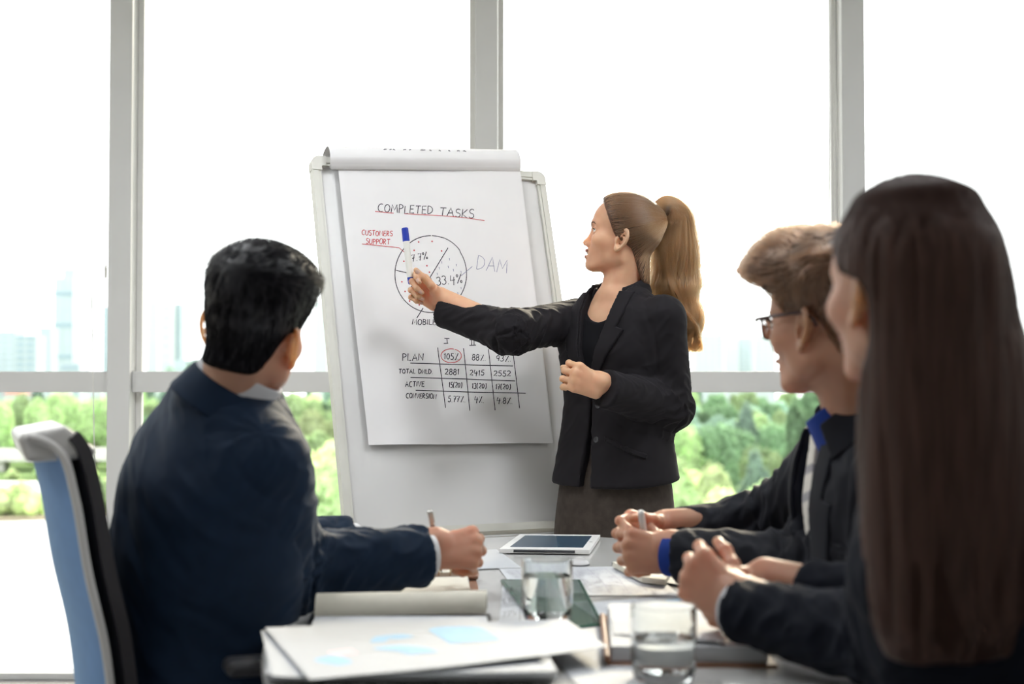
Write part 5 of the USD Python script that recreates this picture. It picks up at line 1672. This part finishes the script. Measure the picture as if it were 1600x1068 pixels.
    cuff(EL, WL, .0385, M_SHIRTB, who, -.012, .026); cuff(ER, WR, .0375, M_SHIRTB, who, -.012, .030)
    seated_legs(T, yaw, who, M_CHARC)
    # glasses
    gl = []
    for sx in (-1, 1):
        a = np.linspace(0, 2 * np.pi, 33)
        ww, hh = .0255, .0185
        X = sx * .0335 + ww * np.sign(np.cos(a)) * np.abs(np.cos(a)) ** .75
        Z = -.004 + hh * np.sign(np.sin(a)) * np.abs(np.sin(a)) ** .75 * np.where(np.sin(a) < 0, 1.0, .85)
        Y = .0995 - .25 * (np.abs(X) - .01) ** 2 / .05 + .02 * 0
        gl.append((X, Y, Z))
    fr = thing('eyeglasses', 'dark brown framed eyeglasses worn by the man in charcoal', 'glasses', (0, 0, 0))
    M_GF = plain('glasses_dark_tortoise', (.045, .018, .016), .25, .3, 300)
    M_LENS = look('spectacle_lens', {'f': ('fresnel', {'IOR': 1.3}), 't': ('transparent_bsdf', {'color': (.97, .97, .98)}), 'g': ('glossy_bsdf', {'roughness': .02}), 'm': ('mix_closure', {})},
                  [('f.fac', 'm.fac'), ('t.BSDF', 'm.closure1'), ('g.BSDF', 'm.closure2')], 'm.closure')
    rims = [tube(h.wld(np.stack([X, Y, Z], 1)), np.where(Z > .004, .0030, .0015), 8) for X, Y, Z in gl]
    bridge_ = tube(h.wld(A([(-.0085, .1, .002), (0, .1025, .005), (.0085, .1, .002)])), .0018, 8)
    obj('rim', cat(*rims, bridge_), M_GF, fr, smooth=True)
    for X, Y, Z in gl:
        k = len(X); c = A([X.mean(), Y.mean(), Z.mean()])
        P = np.stack([c + (np.stack([X, Y, Z], 1) - c) * q for q in (.02, .5, .97)])
        obj('lens', grid_mesh(h.wld(P)), M_LENS, fr, smooth=True)
    for sx in (-1, 1):
        pts = A([(sx * .0585, .0965, .008), (sx * .068, .090, .009), (sx * .0755, .05, .0095), (sx * .0765, .004, .0095), (sx * .0765, -.014, .004), (sx * .0755, -.028, -.016)])
        obj('temple', tube(h.wld(PchipInterpolator(np.linspace(0, 1, 6), pts)(np.linspace(0, 1, 24))), .0029, 8), M_GF, fr, smooth=True)
    zs = [-.11, -.085, -.06, -.035, -.015, .004, .010, .022, .04, .06, .08, .13]
    ys = [-.100, -.072, -.050, -.036, -.031, -.022, .028, .040, .046, .062, .088, .16]
    thick = lambda q: .003 + .030 * np.clip((q[:, 2] - .01) / .08, 0, 1) + .022 * np.clip((q[:, 1] - .0) / .07, 0, 1) * np.clip((q[:, 2] - .045) / .03, 0, 1)
    part = A([-.02, -.05, .13])
    def flow(P, i):
        d = P - part
        w = A([.5, .9, .15]) * np.clip((P[:, 2:3] - .04) / .05, 0, 1)
        curl = np.stack([np.sin(P[:, 1] * 90 + P[:, 2] * 60), np.cos(P[:, 2] * 80), np.sin(P[:, 0] * 70 + P[:, 1] * 60)], 1) * .5
        return unit_rows(d) * .9 + w + curl
    short_hair(h, who, zs, ys, thick, M_HAIRB_R, M_HAIR_R, 5200, 47, flow, 11, .0052, .25, lambda i, P: .001 + .0011 * i * np.clip(.2 + (P[:, 2] - .015) / .06, .1, 1), .006, (26, 26, 16), .00055)
    # the white pen between the hands
    p0, p1 = at(1008, 846, 2.655), at(1001, 797, 2.640)
    d = p1 - p0; p0 = p0 - d * .9
    pen = thing('pen', 'white ballpoint pen standing up between the clasped hands of the bespectacled man', 'pen', p0, R=basis(p1 - p0))
    L = nrm(p1 - p0)
    mw = plain('pen_white', (.82, .82, .80), .3, .01)
    obj('barrel', lathe([(0, 0), (.001, .001), (.0058, .02), (.0066, L * .5), (.0062, L * .97), (.004, L), (0, L)], 20), mw, pen, smooth=30)
    obj('clip', rbox((-.0005, -.0078, L * .86), (.004, .0022, L * .26), .0008), mw, pen, smooth=30)


def unit_rows(v):
    return v / (nrm(v)[:, None] + 1e-9)


def near_woman():
    who = thing('person', 'woman with long straight dark brown hair nearest the camera, hands clasped on the table', 'person', (0, 0, 0))
    yaw = -56
    o, NB = A([.665, 1.76, .52]), A([.512, 1.735, 1.080])
    T = Torso(o, NB - o, yaw, [(-.06, .178, .130), (.05, .170, .125), (.2, .150, .110), (.33, .165, .118), (.41, .172, .118), (.48, .160, .100), (.525, .125, .080), (.555, .085, .068), (.59, .058, .058)])
    h = Head(at(1413, 447, 1.65), frame(-28, 0, 0), .97, True)
    SR, ER, WR = T.wld((.150, .01, .465)), A([.535, 1.965, .835]), at(1262, 922, 2.06)
    SL, EL, WL = T.wld((-.150, .01, .455)), A([.490, 1.775, .815]), at(1158, 954, 1.985)
    arms = [(SR, ER, WR, .062, .050, .040), (SL, EL, WL, .064, .056, .042)]
    hl = hand_bones(at(1150, 948, 1.995), (-.66, .50, .56), (-.42, -.82, .25), -1, [(50, 66, 45), (56, 68, 45), (62, 68, 42), (66, 66, 40)],
                    {'root': (.026, .020, -.014), 'dirs': [(.70, .48, -.52), (.82, .25, -.5), (.85, .05, -.5)]}, s=.95)
    hr = hand_bones(at(1200, 905, 2.115), (-.93, -.28, -.02), (-.10, .60, .78), 1, [(34, 52, 35), (40, 56, 36), (46, 58, 36), (52, 58, 36)],
                    {'root': (.026, .020, -.012), 'dirs': [(.75, .5, -.35), (.85, .35, -.35), (.9, .15, -.3)]}, s=.93)
    m = seated_body(h, near(h, h.wld((0, 0, 0)), .19), T, arms, [hr, hl], .027, .050, (.10, 1.3, .68), (.95, 2.35, 1.42))
    obj('body', m, M_SKIN_F, who, smooth=True)
    eyes(h, who); lips(h, who, M_LIP); nails(hl, M_NAIL, who)
    jf = jacket_sdf(T, arms, ([-.1, .02, .20, .24, .40, .50, .575, .62], [.03, .02, .004, .012, .045, .06, .066, .066]), grow=.011, neck=(.056, .066))
    jm = displace(mesh_of(jf, (.15, 1.3, .46), (1.0, 2.3, 1.2), .0052), lambda v: folds(v, arms, T, 1.1, 37))
    obj('jacket', jm, M_INKY, who, smooth=True)
    obj('blouse', mesh_of(lambda p: smax(T.loft(T.loc(p), -.004), T.loc(p)[:, 2] - .53, .004), (.3, 1.3, .45), (1.0, 2.0, 1.18), .008), M_SHIRTG, who, smooth=True)
    cuff(EL, WL, .0385, M_SHIRTG, who, -.014, .014); cuff(ER, WR, .0345, M_SHIRTG, who, -.012, .034)
    seated_legs(T, yaw, who, M_INKY, .085, .42)
    zs = [-.50, -.22, -.13, -.065, -.02, .004, .016, .03, .045, .06, .075, .09, .13]
    ys = [.015, .004, -.012, -.034, -.036, -.024, .012, .028, .043, .058, .076, .10, .16]
    cur = Loft([(-.43, .098, .050, .028, -.058), (-.38, .112, .068, .028, -.055), (-.25, .116, .080, .026, -.050), (-.12, .108, .086, .018, -.046), (-.02, .092, .086, .006, -.036), (.05, .074, .074, 0, -.026), (.09, .05, .05, 0, -.02)])
    def hairf(q):
        line = np.interp(q[:, 2], zs, ys)
        d = h.skull(q) - (.012 + .006 * np.clip((q[:, 2] - .02) / .1, 0, 1)) * (1 - .95 * np.clip((q[:, 1] + .01) / .06, 0, 1))
        d = smin(d, cur(q), .05)
        return smax(d, q[:, 1] - line, .010)
    cm = mesh_of(hairf, (-.2, -.2, -.48), (.2, .2, .18), .0045)
    cm = displace(cm, lambda v: .0035 * np.clip((.10 - v[:, 2]) / .08, 0, 1) * (1 - np.abs(2 * meshkit.fbm(np.stack([v[:, 0] * 55, v[:, 1] * 55, v[:, 2] * 2.5], 1), 3, 4) - 1) * 2))
    hair = obj('hair', trimesh.Trimesh(h.wld(cm.vertices), cm.faces, process=False), M_HAIRB_F, who, smooth=True)
    st = on_surface(cm, 9000, 3, lambda p: p[:, 2] > -.40)
    crown = A([.0, .02, .13])
    def flow(P, i):
        d = P - crown; d[:, 2] = 0
        k = np.clip((P[:, 2] - .0) / .10, 0, 1)[:, None]
        return unit_rows(d + 1e-6) * k + A([0, 0, -1.0]) * (1.15 - k)
    out = comb(hairf, st, flow, 16, .013, .0010, 5, .008)
    curves('hair_strands', h.wld(out), M_HAIR_F, hair, .00045, .0003, kind='stuff')


left_man()
right_man()
near_woman()


# ------------------------------------------------------------------ office chairs
M_CBLUE = cloth_look('chair_blue_fabric', (.13, .25, .50), .8, .3, 500, .05, .3)
M_CBLACK = plain('chair_black_mesh', (.018, .016, .020), .65, .1, 300, .3, 900)
M_CFRAME = plain('chair_frame_light_grey', (.55, .54, .53), .4, .03)
M_CDARK = plain('chair_dark_plastic', (.03, .03, .035), .45, .05)


def chair_parts(cls):
    """Seat centre over the origin, facing +y."""
    prof = PchipInterpolator(np.linspace(0, 1, 7), A([[-.215, .52], [-.232, .62], [-.248, .74], [-.275, .86], [-.294, .97], [-.314, 1.036], [-.360, 1.060]]))
    t = np.linspace(0, 1, 40); pv = prof(t); tg = np.gradient(pv, axis=0); tg /= nrm(tg)[:, None]
    nv = np.stack([tg[:, 1], -tg[:, 0]], 1)             # towards the sitter
    nv[nv[:, 0] < 0] *= 1
    x = np.linspace(-1, 1, 21)
    half = .205 - .03 * np.abs(t - .55) ** 2 * 3
    def shell(off, thick, grow, t0=0.0, t1=1.0):
        tt = np.linspace(t0, t1, 40); p2 = prof(tt); g2 = np.gradient(p2, axis=0); g2 /= nrm(g2)[:, None]; n2 = np.stack([g2[:, 1], -g2[:, 0]], 1)
        hw = np.interp(tt, t, half) + grow
        X = hw[:, None] * x[None]
        bow = -.035 * (1 - x[None] ** 2)
        P = np.stack([X, p2[:, :1] + n2[:, :1] * off + bow, p2[:, 1:] + n2[:, 1:] * off + 0 * X], -1)
        return grid_mesh(P, thick)
    obj('back_shell', shell(-.006, .006, -.006, .0, .86), M_CBLUE, cls, smooth=40)
    obj('back_mesh', shell(.022, .020, -.004, .0, .86), M_CBLACK, cls, smooth=40)
    rim = []
    hw = half
    for sx in (-1, 1):
        rim.append(np.stack([sx * hw, pv[:, 0] + nv[:, 0] * .000, pv[:, 1] + nv[:, 1] * .000], 1))
    obj('back_frame', cat(*[tube(r_, .0065, 10) for r_ in rim],
                          trimesh.convex.convex_hull(np.vstack([trimesh.creation.icosphere(2, .011).vertices + A([sx * half[-1] * .95, pv[-1, 0] + q0, pv[-1, 1] + q1])
                                                                for sx in (-1, 0, 1) for q0, q1 in ((-.004, -.004), (.050, .006), (.085, -.022), (.004, -.026))]))), M_CFRAME, cls, smooth=50)
    seat = rbox((0, .02, .45), (.48, .48, .07), .03)
    obj('seat', seat, M_CBLUE, cls, smooth=40)
    obj('seat_pan', rbox((0, .0, .405), (.40, .40, .03), .01), M_CDARK, cls, smooth=40)
    for sx in (-1, 1):
        obj('armrest', cat(rbox((sx * .255, .04, .712), (.055, .24, .028), .012), tube([(sx * .20, .0, .41), (sx * .255, .0, .44), (sx * .258, .02, .70)], .014, 10)), M_CDARK, cls, smooth=40)
    obj('gas_lift', tube([(0, 0, .10), (0, 0, .40)], .026, 16), M_CDARK, cls, smooth=40)
    for k in range(5):
        a = 2 * np.pi * k / 5 + .3
        e = A([.28 * math.cos(a), .28 * math.sin(a), .075])
        obj('base_arm', tube([(0, 0, .11), e], [.026, .016], 10), M_CFRAME, cls, smooth=40)
        w = trimesh.creation.cylinder(.028, .022, sections=20); w.apply_transform(trimesh.transformations.rotation_matrix(np.pi / 2, [0, 1, 0])); w.apply_translation(e - A([0, 0, .046]))
        obj('caster', cat(w, tube([e, e - A([0, 0, .04])], .008, 8)), M_CDARK, cls, smooth=40)


chair_class = class_prim('office_chair_kind')
chair_parts(chair_class)
for (x, y, yw, lab) in ((-.452, 2.43, 69, 'blue backed office chair under the man in navy at the left'), (.735, 2.41, -93, 'office chair under the bespectacled man at the right'),
                        (.69, 1.74, -56, 'office chair under the woman nearest the camera')):
    copy_of(chair_class, 'office_chair', lab, 'chair', (x, y, 0), -math.radians(yw))
# ------------------------------------------------------------------ the conference table and what lies on it
M_TABLE = plain('white_laminate', (.60, .60, .59), .16, .01, 4, coat_weight=.3)
M_LEGS = plain('table_steel', (.55, .55, .56), .3, .03)
TZ = .75
TC = A([.09, 2.55]); TA, TB, TN = .485, 1.13, 2.25


def superell(a, b, n, k=120):
    t = np.linspace(0, 2 * np.pi, k, endpoint=False)
    c, s = np.cos(t), np.sin(t)
    return np.stack([a * np.sign(c) * np.abs(c) ** (2 / n), b * np.sign(s) * np.abs(s) ** (2 / n)], 1)


table = thing('conference_table', 'long white glossy conference table with rounded ends', 'table', (TC[0], TC[1], 0))
pts = superell(TA, TB, TN)
rows = []
for dz, gr in ((-.030, -.010), (-.026, -.003), (-.018, 0), (-.006, 0), (-.0015, -.0012), (0, -.005)):
    rows.append(np.hstack([superell(TA + gr, TB + gr, TN), np.full((len(pts), 1), TZ + dz)]))
rows = A(rows); rows = np.concatenate([rows, rows[:, :1]], 1)
top = cat(grid_mesh(rows), trimesh.creation.extrude_polygon(sg.Polygon(superell(TA - .005, TB - .005, TN)), .029, engine='earcut').apply_translation((0, 0, TZ - .029)))
obj('table_top', top, M_TABLE, table, smooth=40)
for s in (-1, 1):
    obj('leg', cat(rbox((0, s * .8, .37), (.5, .06, .70), .01), rbox((0, s * .8, .012), (.62, .09, .024), .01)), M_LEGS, table, smooth=40)
obj('stretcher', rbox((0, 0, .64), (.05, 1.6, .07), .008), M_LEGS, table, smooth=40)

M_SHEET = plain('office_paper', (.49, .51, .54), .7, .01, 20)
M_CREAM = plain('cream_paper', (.64, .615, .53), .75, .03, 60, .1, 300)
M_PRINT_B = plain('print_sky_blue', (.33, .54, .74), .7, .05, 40)
M_PRINT_P = plain('print_pink', (.78, .58, .62), .7, .05, 40)
M_PRINT_G = plain('print_pencil_grey', (.40, .40, .46), .7, .1, 60)
M_BROWN = plain('brown_leather', (.22, .10, .055), .5, .2, 90, .3, 500)
M_BLACKC = plain('black_cover', (.02, .022, .028), .5, .1, 200)
M_GOLD = plain('brass_ring', (.75, .62, .38), .25, .05, metallic=1.0)


def quad_on(zc, px):
    return A([at_z(u, v, zc) for u, v in px])


def bil(c, s, t):
    s, t = np.asarray(s)[..., None], np.asarray(t)[..., None]
    return (1 - t) * ((1 - s) * c[0] + s * c[1]) + t * ((1 - s) * c[3] + s * c[2])


def page(c, thick=.0006, warp=.002, seed=0, n=24):
    """A sheet over four corners (near left, near right, far right, far left), lying a little uneven."""
    S, T = np.meshgrid(np.linspace(0, 1, n), np.linspace(0, 1, n))
    P = bil(c, S, T)
    P[..., 2] += warp * meshkit.fbm(np.stack([S * 2.2, T * 2.2, S * 0 + seed], -1), 2, seed)
    m = grid_mesh(P, thick)
    return m, (lambda s, t: bil(c, s, t) + A([0, 0, 1]) * (warp * meshkit.fbm(np.stack([np.asarray(s) * 2.2, np.asarray(t) * 2.2, np.asarray(s) * 0 + seed], -1), 2, seed))[..., None])


def blot(surf, outline, lift=.0004):
    """A flat printed patch on a sheet: outline in the sheet's (s, t)."""
    o = A(outline, float)
    o = PchipInterpolator(np.arange(len(o) + 4), np.vstack([o[-2:], o, o[:2]]))(np.linspace(2, len(o) + 2, len(o) * 6, endpoint=False))
    c = o.mean(0); rings = []
    for q in (0.02, .35, .7, 1.0):
        w = c + (o - c) * q
        w = np.vstack([w, w[:1]])
        P = surf(w[:, 0], w[:, 1]); P[:, 2] += lift
        rings.append(P)
    return grid_mesh(A(rings), flip=True)


def strokes_on(surf, lines, r=.0006, lift=.0005):
    ms = []
    for ln in lines:
        o = A(ln, float)
        P = surf(o[:, 0], o[:, 1]); P[:, 2] += lift
        d = np.gradient(P, axis=0); d /= nrm(d)[:, None] + 1e-12
        sd_ = np.cross(d, [0, 0, 1.0]) * r
        ms.append(grid_mesh(np.stack([P - sd_, P + sd_], 1)))
    return cat(*ms)


def paper_thing(label, px, z, seed, warp=.002, cat_='paper', name='paper_sheet', group=None):
    c = quad_on(z, px)
    t = thing(name, label, cat_, (0, 0, 0), group=group)
    m, surf = page(c, .0007, warp, seed)
    o = obj('page', m, M_SHEET, t, smooth=True)
    return t, o, surf


lr = np.random.default_rng(3)
# far: tablet
tb = quad_on(TZ + .012, [(780, 857), (921, 859), (938, 835), (812, 834)])
tab = thing('tablet', 'white bordered tablet computer with dark glossy screen at the far end', 'tablet', (0, 0, 0))
ctr = tb.mean(0)
S, T = np.meshgrid(np.linspace(0, 1, 12), np.linspace(0, 1, 12))
body = grid_mesh(bil(tb, S, T), .009)
obj('casing', body, M_WHITE, tab, smooth=30)
inner = A([bil(tb, a, b) for a, b in ((.09, .14), (.91, .14), (.91, .9), (.09, .9))]) + A([0, 0, .0006])
obj('screen', grid_mesh(bil(inner, S, T), .0008), plain('screen_glass_dark', (.035, .09, .15), .06, .1), tab, smooth=False)
e0, e1 = bil(tb, .16, 0.0) + A([0, 0, -.004]), bil(tb, .84, 0.0) + A([0, 0, -.004])
obj('dock_strip', tube([e0 + A([0, -.001, 0]), e1 + A([0, -.001, 0])], .003, 8), M_BLACKC, tab, smooth=True)
bt = lathe([(0, 0), (.004, 0), (.004, .0006), (0, .0006)], 16); bt.apply_translation(bil(tb, .95, .5) + A([0, 0, .0004]))
obj('home_button', bt, plain('button_grey', (.5, .5, .5), .3, .02), tab, smooth=30)

# silver and black computer mouse behind the far glass
mc = at_z(905, 882, TZ)
mouse = thing('computer_mouse', 'small silver and black computer mouse beside the far glass', 'mouse', mc)
mm = trimesh.creation.icosphere(3, 1.0); mm.vertices *= A([.022, .030, .016]); mm.vertices[:, 2] = np.maximum(mm.vertices[:, 2], 0.0)
obj('shell', mm, plain('silver_plastic', (.55, .55, .56), .25, .03), mouse, smooth=True)
mm = trimesh.creation.icosphere(3, 1.0); mm.vertices *= A([.0232, .0312, .009]); mm.vertices[:, 2] = np.maximum(mm.vertices[:, 2], 0.0)
obj('base', mm, M_BLACKC, mouse, smooth=True)

# sheet beyond the seated man's hand
_, o, surf = paper_thing('plain white sheet with a faint blue chart beyond the left man\u2019s writing hand', [(650, 893), (815, 887), (776, 858), (640, 862)], TZ + .001, 1)
obj('printed_chart', blot(surf, [(.25, .35), (.42, .30), (.45, .5), (.36, .62), (.27, .55)]), M_PRINT_B, o, smooth=False)
# scribbled sheet in the middle
_, o, surf = paper_thing('large white sheet covered with grey pencil scribbles in the middle of the table', [(812, 931), (1062, 930), (1010, 884), (780, 889)], TZ + .001, 2)
lines = []
for k in range(420):
    s, t = lr.uniform(.06, .93), lr.uniform(.06, .92); a = lr.uniform(0, 6.28); L = lr.uniform(.01, .05)
    lines.append([(s, t), (s + L * math.cos(a), t + L * math.sin(a)), (s + L * 1.6 * math.cos(a + .6), t + L * 1.6 * math.sin(a + .6))])
for k in range(7):
    s = .1 + .12 * k; lines.append([(s, .1), (s + .02, .5), (s, .92)])
obj('pencil_drawing', strokes_on(surf, lines, .0010), M_PRINT_G, o, smooth=False)

# green glass plate under the far glass, with a little handwriting under it
M_GGLASS = look('green_glass', {'p': ('principled_bsdf', {'base_color': (.74, .90, .83), 'roughness': .03, 'transmission_weight': .92, 'ior': 1.5})}, [], 'p.BSDF')
gp = quad_on(TZ + .006, [(786, 978), (938, 971), (922, 930), (800, 905)])
gp = quad_on(TZ + .007, [(848, 985), (940, 972), (905, 905), (784, 905)])
gl = thing('glass_plate', 'green tinted glass plate with dark green edge under the far water glass', 'glass plate', (0, 0, 0))
S, T = np.meshgrid(np.linspace(0, 1, 8), np.linspace(0, 1, 8))
obj('plate', grid_mesh(bil(gp, S, T), .0055), M_GGLASS, gl, smooth=30)
M_GEDGE = plain('green_glass_edge', (.03, .13, .09), .1, .05)
for i in range(4):
    p, q = gp[i] - A([0, 0, .0028]), gp[(i + 1) % 4] - A([0, 0, .0028])
    obj('polished_edge', tube([p, (p + q) / 2, q], .0032, 8), M_GEDGE, gl, smooth=True)
gb = quad_on(TZ + .0012, [(770, 978), (836, 984), (905, 906), (786, 906)])
note, o, surf = paper_thing('pale green sheet with handwritten numbers under the glass plate', [(779, 981), (835, 986), (833, 906), (786, 905)], TZ + .0006, 4, .0)
def note_px(pl):
    out = []
    for s in pl:
        P = A([at_z(u, v, TZ + .009) for u, v in s])
        d = np.gradient(P, axis=0); d /= nrm(d)[:, None] + 1e-12
        sd_ = np.cross(d, [0, 0, 1.0]) * .0006
        out.append(grid_mesh(np.stack([P - sd_, P + sd_], 1)))
    return cat(*out)
strk = write('1(30)', 786, 944, 806, 938, 9) + write('225', 786, 964, 806, 960, 9) + write('PA', 792, 924, 803, 922, 7) + [[(788, 932), (814, 929)], [(786, 949), (813, 946)], [(785, 972), (812, 970)], [(814, 932), (812, 974)]]
obj('handwriting', note_px(strk), M_INK, note, smooth=False)

# sheet with blue charts at the right, and another under it
_, o, surf = paper_thing('white sheet with pale blue charts below the bespectacled man\u2019s notebook', [(935, 972), (1110, 962), (1068, 930), (892, 943)], TZ + .0022, 5)
obj('printed_chart', cat(blot(surf, [(.35, .55), (.55, .50), (.72, .52), (.74, .60), (.55, .62), (.42, .66)]), blot(surf, [(.78, .70), (.96, .72), (.96, .82), (.80, .82)])), M_PRINT_B, o, smooth=False)
_, o, surf = paper_thing('plain white sheet between the paper pile and the brown notebook', [(905, 1075), (1010, 1075), (985, 975), (828, 985)], TZ + .0012, 6)
obj('pencil_drawing', strokes_on(surf, [[(.3, .4), (.36, .42)], [(.5, .5), (.55, .47), (.6, .5)], [(.42, .62), (.47, .6)]], .0006), M_PRINT_G, o, smooth=False)


def block(px, z0, z1, mat, name, parent, r=None):
    """A stack with upright sides over four corners."""
    c = quad_on(z1, px)
    S, T = np.meshgrid(np.linspace(0, 1, 10), np.linspace(0, 1, 10))
    return obj(name, grid_mesh(bil(c, S, T), z1 - z0), mat, parent, smooth=30)


# organiser under the left man's hand: brown cover, ring binding, cream pages
org = thing('ring_organiser', 'open brown leather ring organiser with cream pages under the left man\u2019s hand', 'organiser', (0, 0, 0))
block([(560, 926), (748, 922), (738, 876), (590, 880)], TZ, TZ + .006, M_BROWN, 'cover', org)
block([(575, 927), (735, 923), (731, 900), (592, 903)], TZ + .0065, TZ + .014, M_CREAM, 'page_stack', org)
block([(596, 896), (730, 893), (722, 874), (606, 877)], TZ + .0065, TZ + .016, M_CREAM, 'page_stack', org)
for x in (667, 686, 704):
    c = at_z(x, 896, TZ + .014); a = np.linspace(-.2, np.pi + .2, 12)
    obj('binder_ring', tube(np.stack([np.full(12, c[0]), c[1] + .011 * np.cos(a), c[2] + .013 * np.sin(a)], 1), .0014, 8), M_GOLD, org, smooth=True)
c = at_z(739, 899, TZ + .012)
obj('clasp_strap', rbox(c, (.022, .06, .006), .002), M_BROWN, org, smooth=30)
sn = lathe([(0, 0), (.006, 0), (.005, .003), (0, .0035)], 16); sn.apply_translation(c + A([0, 0, .003]))
obj('snap_stud', sn, M_GOLD, org, smooth=30)

# cream open book in front of it
bk = thing('open_notebook', 'open cream notebook with a thick bulging page block behind the paper pile', 'notebook', (0, 0, 0))
lo = quad_on(TZ + .004, [(470, 1010), (775, 1010), (764, 950), (488, 950)])
block([(470, 1000), (775, 1000), (766, 958), (487, 958)], TZ, TZ + .004, M_BLACKC, 'cover', bk)
block([(480, 996), (768, 996), (760, 962), (492, 962)], TZ + .0045, TZ + .013, M_SHEET, 'page_stack', bk)
a, b = at_z(492, 962, TZ + .012), at_z(760, 957, TZ + .012)
a[2] = b[2] = TZ + .012
prof = []
for q in np.linspace(0, np.pi, 16):
    prof.append((-math.cos(q) * .026 + .022, math.sin(q) * .034 if q < 2 else math.sin(q) * .034))
P = A([[a + A([0, y, z]), b + A([0, y, z])] for y, z in prof])
P = np.stack([P[:, 0] * (1 - s) + P[:, 1] * s for s in np.linspace(0, 1, 8)], 1)
obj('curled_pages', grid_mesh(P, .006), M_CREAM, bk, smooth=40)

# the pile of papers in front
pile = thing('paper_pile', 'thick pile of white papers nearest the camera, under the chart sheets', 'paper pile', (0, 0, 0))
for k in range(6):
    j = lr.uniform(-3, 3, 4)
    z = TZ + .0042 * (k + 1)
    block([(418 + j[0], 1062 - 2 * k), (868 + j[1], 1058 - 2 * k), (842 + j[2], 990), (424 + j[3], 990)], z - .004, z, M_SHEET, 'ream', pile)
zt = TZ + .0262
_, o, surf = paper_thing('top sheet of the paper pile, printed with pale blue charts', [(484, 1064), (858, 1026), (738, 966), (414, 982)], zt + .004, 8, .004)
ch = [blot(surf, [(.62, .55), (.85, .62), (.99, .80), (.80, .84), (.70, .74), (.60, .66)])]
ch = [blot(surf, [(.70, .42), (.92, .40), (.95, .72), (.78, .80), (.70, .72)]), blot(surf, [(.38, .55), (.44, .66), (.55, .68), (.60, .62), (.52, .58), (.47, .60), (.44, .54)]),
      blot(surf, [(.36, .42), (.46, .46), (.58, .36), (.60, .26), (.48, .26), (.44, .34)]), blot(surf, [(.08, .30), (.18, .36), (.22, .22), (.16, .18)])]
obj('printed_chart', cat(*ch), M_PRINT_B, o, smooth=False)
obj('printed_chart', blot(surf, [(.16, .42), (.27, .46), (.28, .36), (.20, .34)]), M_PRINT_P, o, smooth=False)
_, o, surf = paper_thing('sheet sticking out crookedly below the top sheet of the paper pile', [(424, 1056), (520, 1062), (500, 990), (408, 986)], zt, 9, .002)
_, o, surf = paper_thing('loose white sheet overlapping the right side of the paper pile', [(680, 1048), (950, 1010), (885, 968), (640, 975)], zt + .0015, 10, .002)
obj('pencil_drawing', strokes_on(surf, [[(.62, .5), (.66, .55)], [(.7, .4), (.75, .38), (.78, .42)]], .0006), M_PRINT_G, o, smooth=False)

# brown notebook at the right under a pile of pages
nbk = thing('brown_notebook', 'open brown covered notebook with white pages beside the near water glass', 'notebook', (0, 0, 0))
block([(947, 1036), (1215, 1038), (1150, 965), (938, 960)], TZ, TZ + .005, M_BROWN, 'cover', nbk)
block([(955, 1009), (1200, 1011), (1140, 948), (949, 946)], TZ + .0055, TZ + .026, M_SHEET, 'page_stack', nbk)
sp = [at_z(941, 962, TZ + .014), at_z(949, 1028, TZ + .014)]
obj('spine_band', tube(np.linspace(sp[0], sp[1], 6), .005, 8), M_BROWN, nbk, smooth=True)
c4 = quad_on(TZ + .0275, [(958, 990), (1130, 1008), (1120, 950), (950, 946)])
m_, s_ = page(c4, .0007, .006, 12)
obj('loose_page', m_, M_SHEET, nbk, smooth=True)

# black notebook under the right man's hands
kb = thing('black_notebook', 'small black covered notebook with cream pages under the bespectacled man\u2019s hands', 'notebook', (0, 0, 0))
block([(1000, 903), (1140, 925), (1090, 868), (956, 878)], TZ, TZ + .005, M_BLACKC, 'cover', kb)
block([(1003, 901), (1040, 905), (1060, 872), (957, 877)], TZ + .0055, TZ + .016, M_CREAM, 'page_stack', kb)

# water glasses
M_GLASS = look('clear_glass', {'p': ('principled_bsdf', {'base_color': (.97, .99, .985), 'roughness': .0, 'transmission_weight': 1.0, 'ior': 1.45})}, [], 'p.BSDF')
M_WATERG = look('drinking_water', {'p': ('principled_bsdf', {'base_color': (.98, .99, .99), 'roughness': .0, 'transmission_weight': 1.0, 'ior': 1.33})}, [], 'p.BSDF')


def glass(px, z, R, H, level, label):
    c = at_z(*px, z)
    g = thing('water_glass', label, 'drinking glass', c)
    w = .0022
    prof = [(0, .0), (R * .80, 0), (R * .90, .003), (R * .95, .012), (R, .03), (R, H - .001), (R - w * .5, H), (R - w, H - .001), (R - w, .03), (R * .95 - w, .018), (R * .85 - w, .011), (0, .010)]
    obj('tumbler', lathe(prof, 64), M_GLASS, g, smooth=50)
    wl = [(0, .0102), (R * .85 - w - .0002, .0112), (R * .95 - w - .0002, .0182), (R - w - .0002, .03), (R - w - .0002, level), (0, level)]
    obj('water', lathe(wl, 64), M_WATERG, g, smooth=50)


glass((855, 968), TZ + .007, .0415, .098, .072, 'glass of water standing on the green plate in the middle of the table')
glass((1037, 1062), TZ, .0435, .098, .056, 'glass of water nearest the camera, in front of the brown notebook')
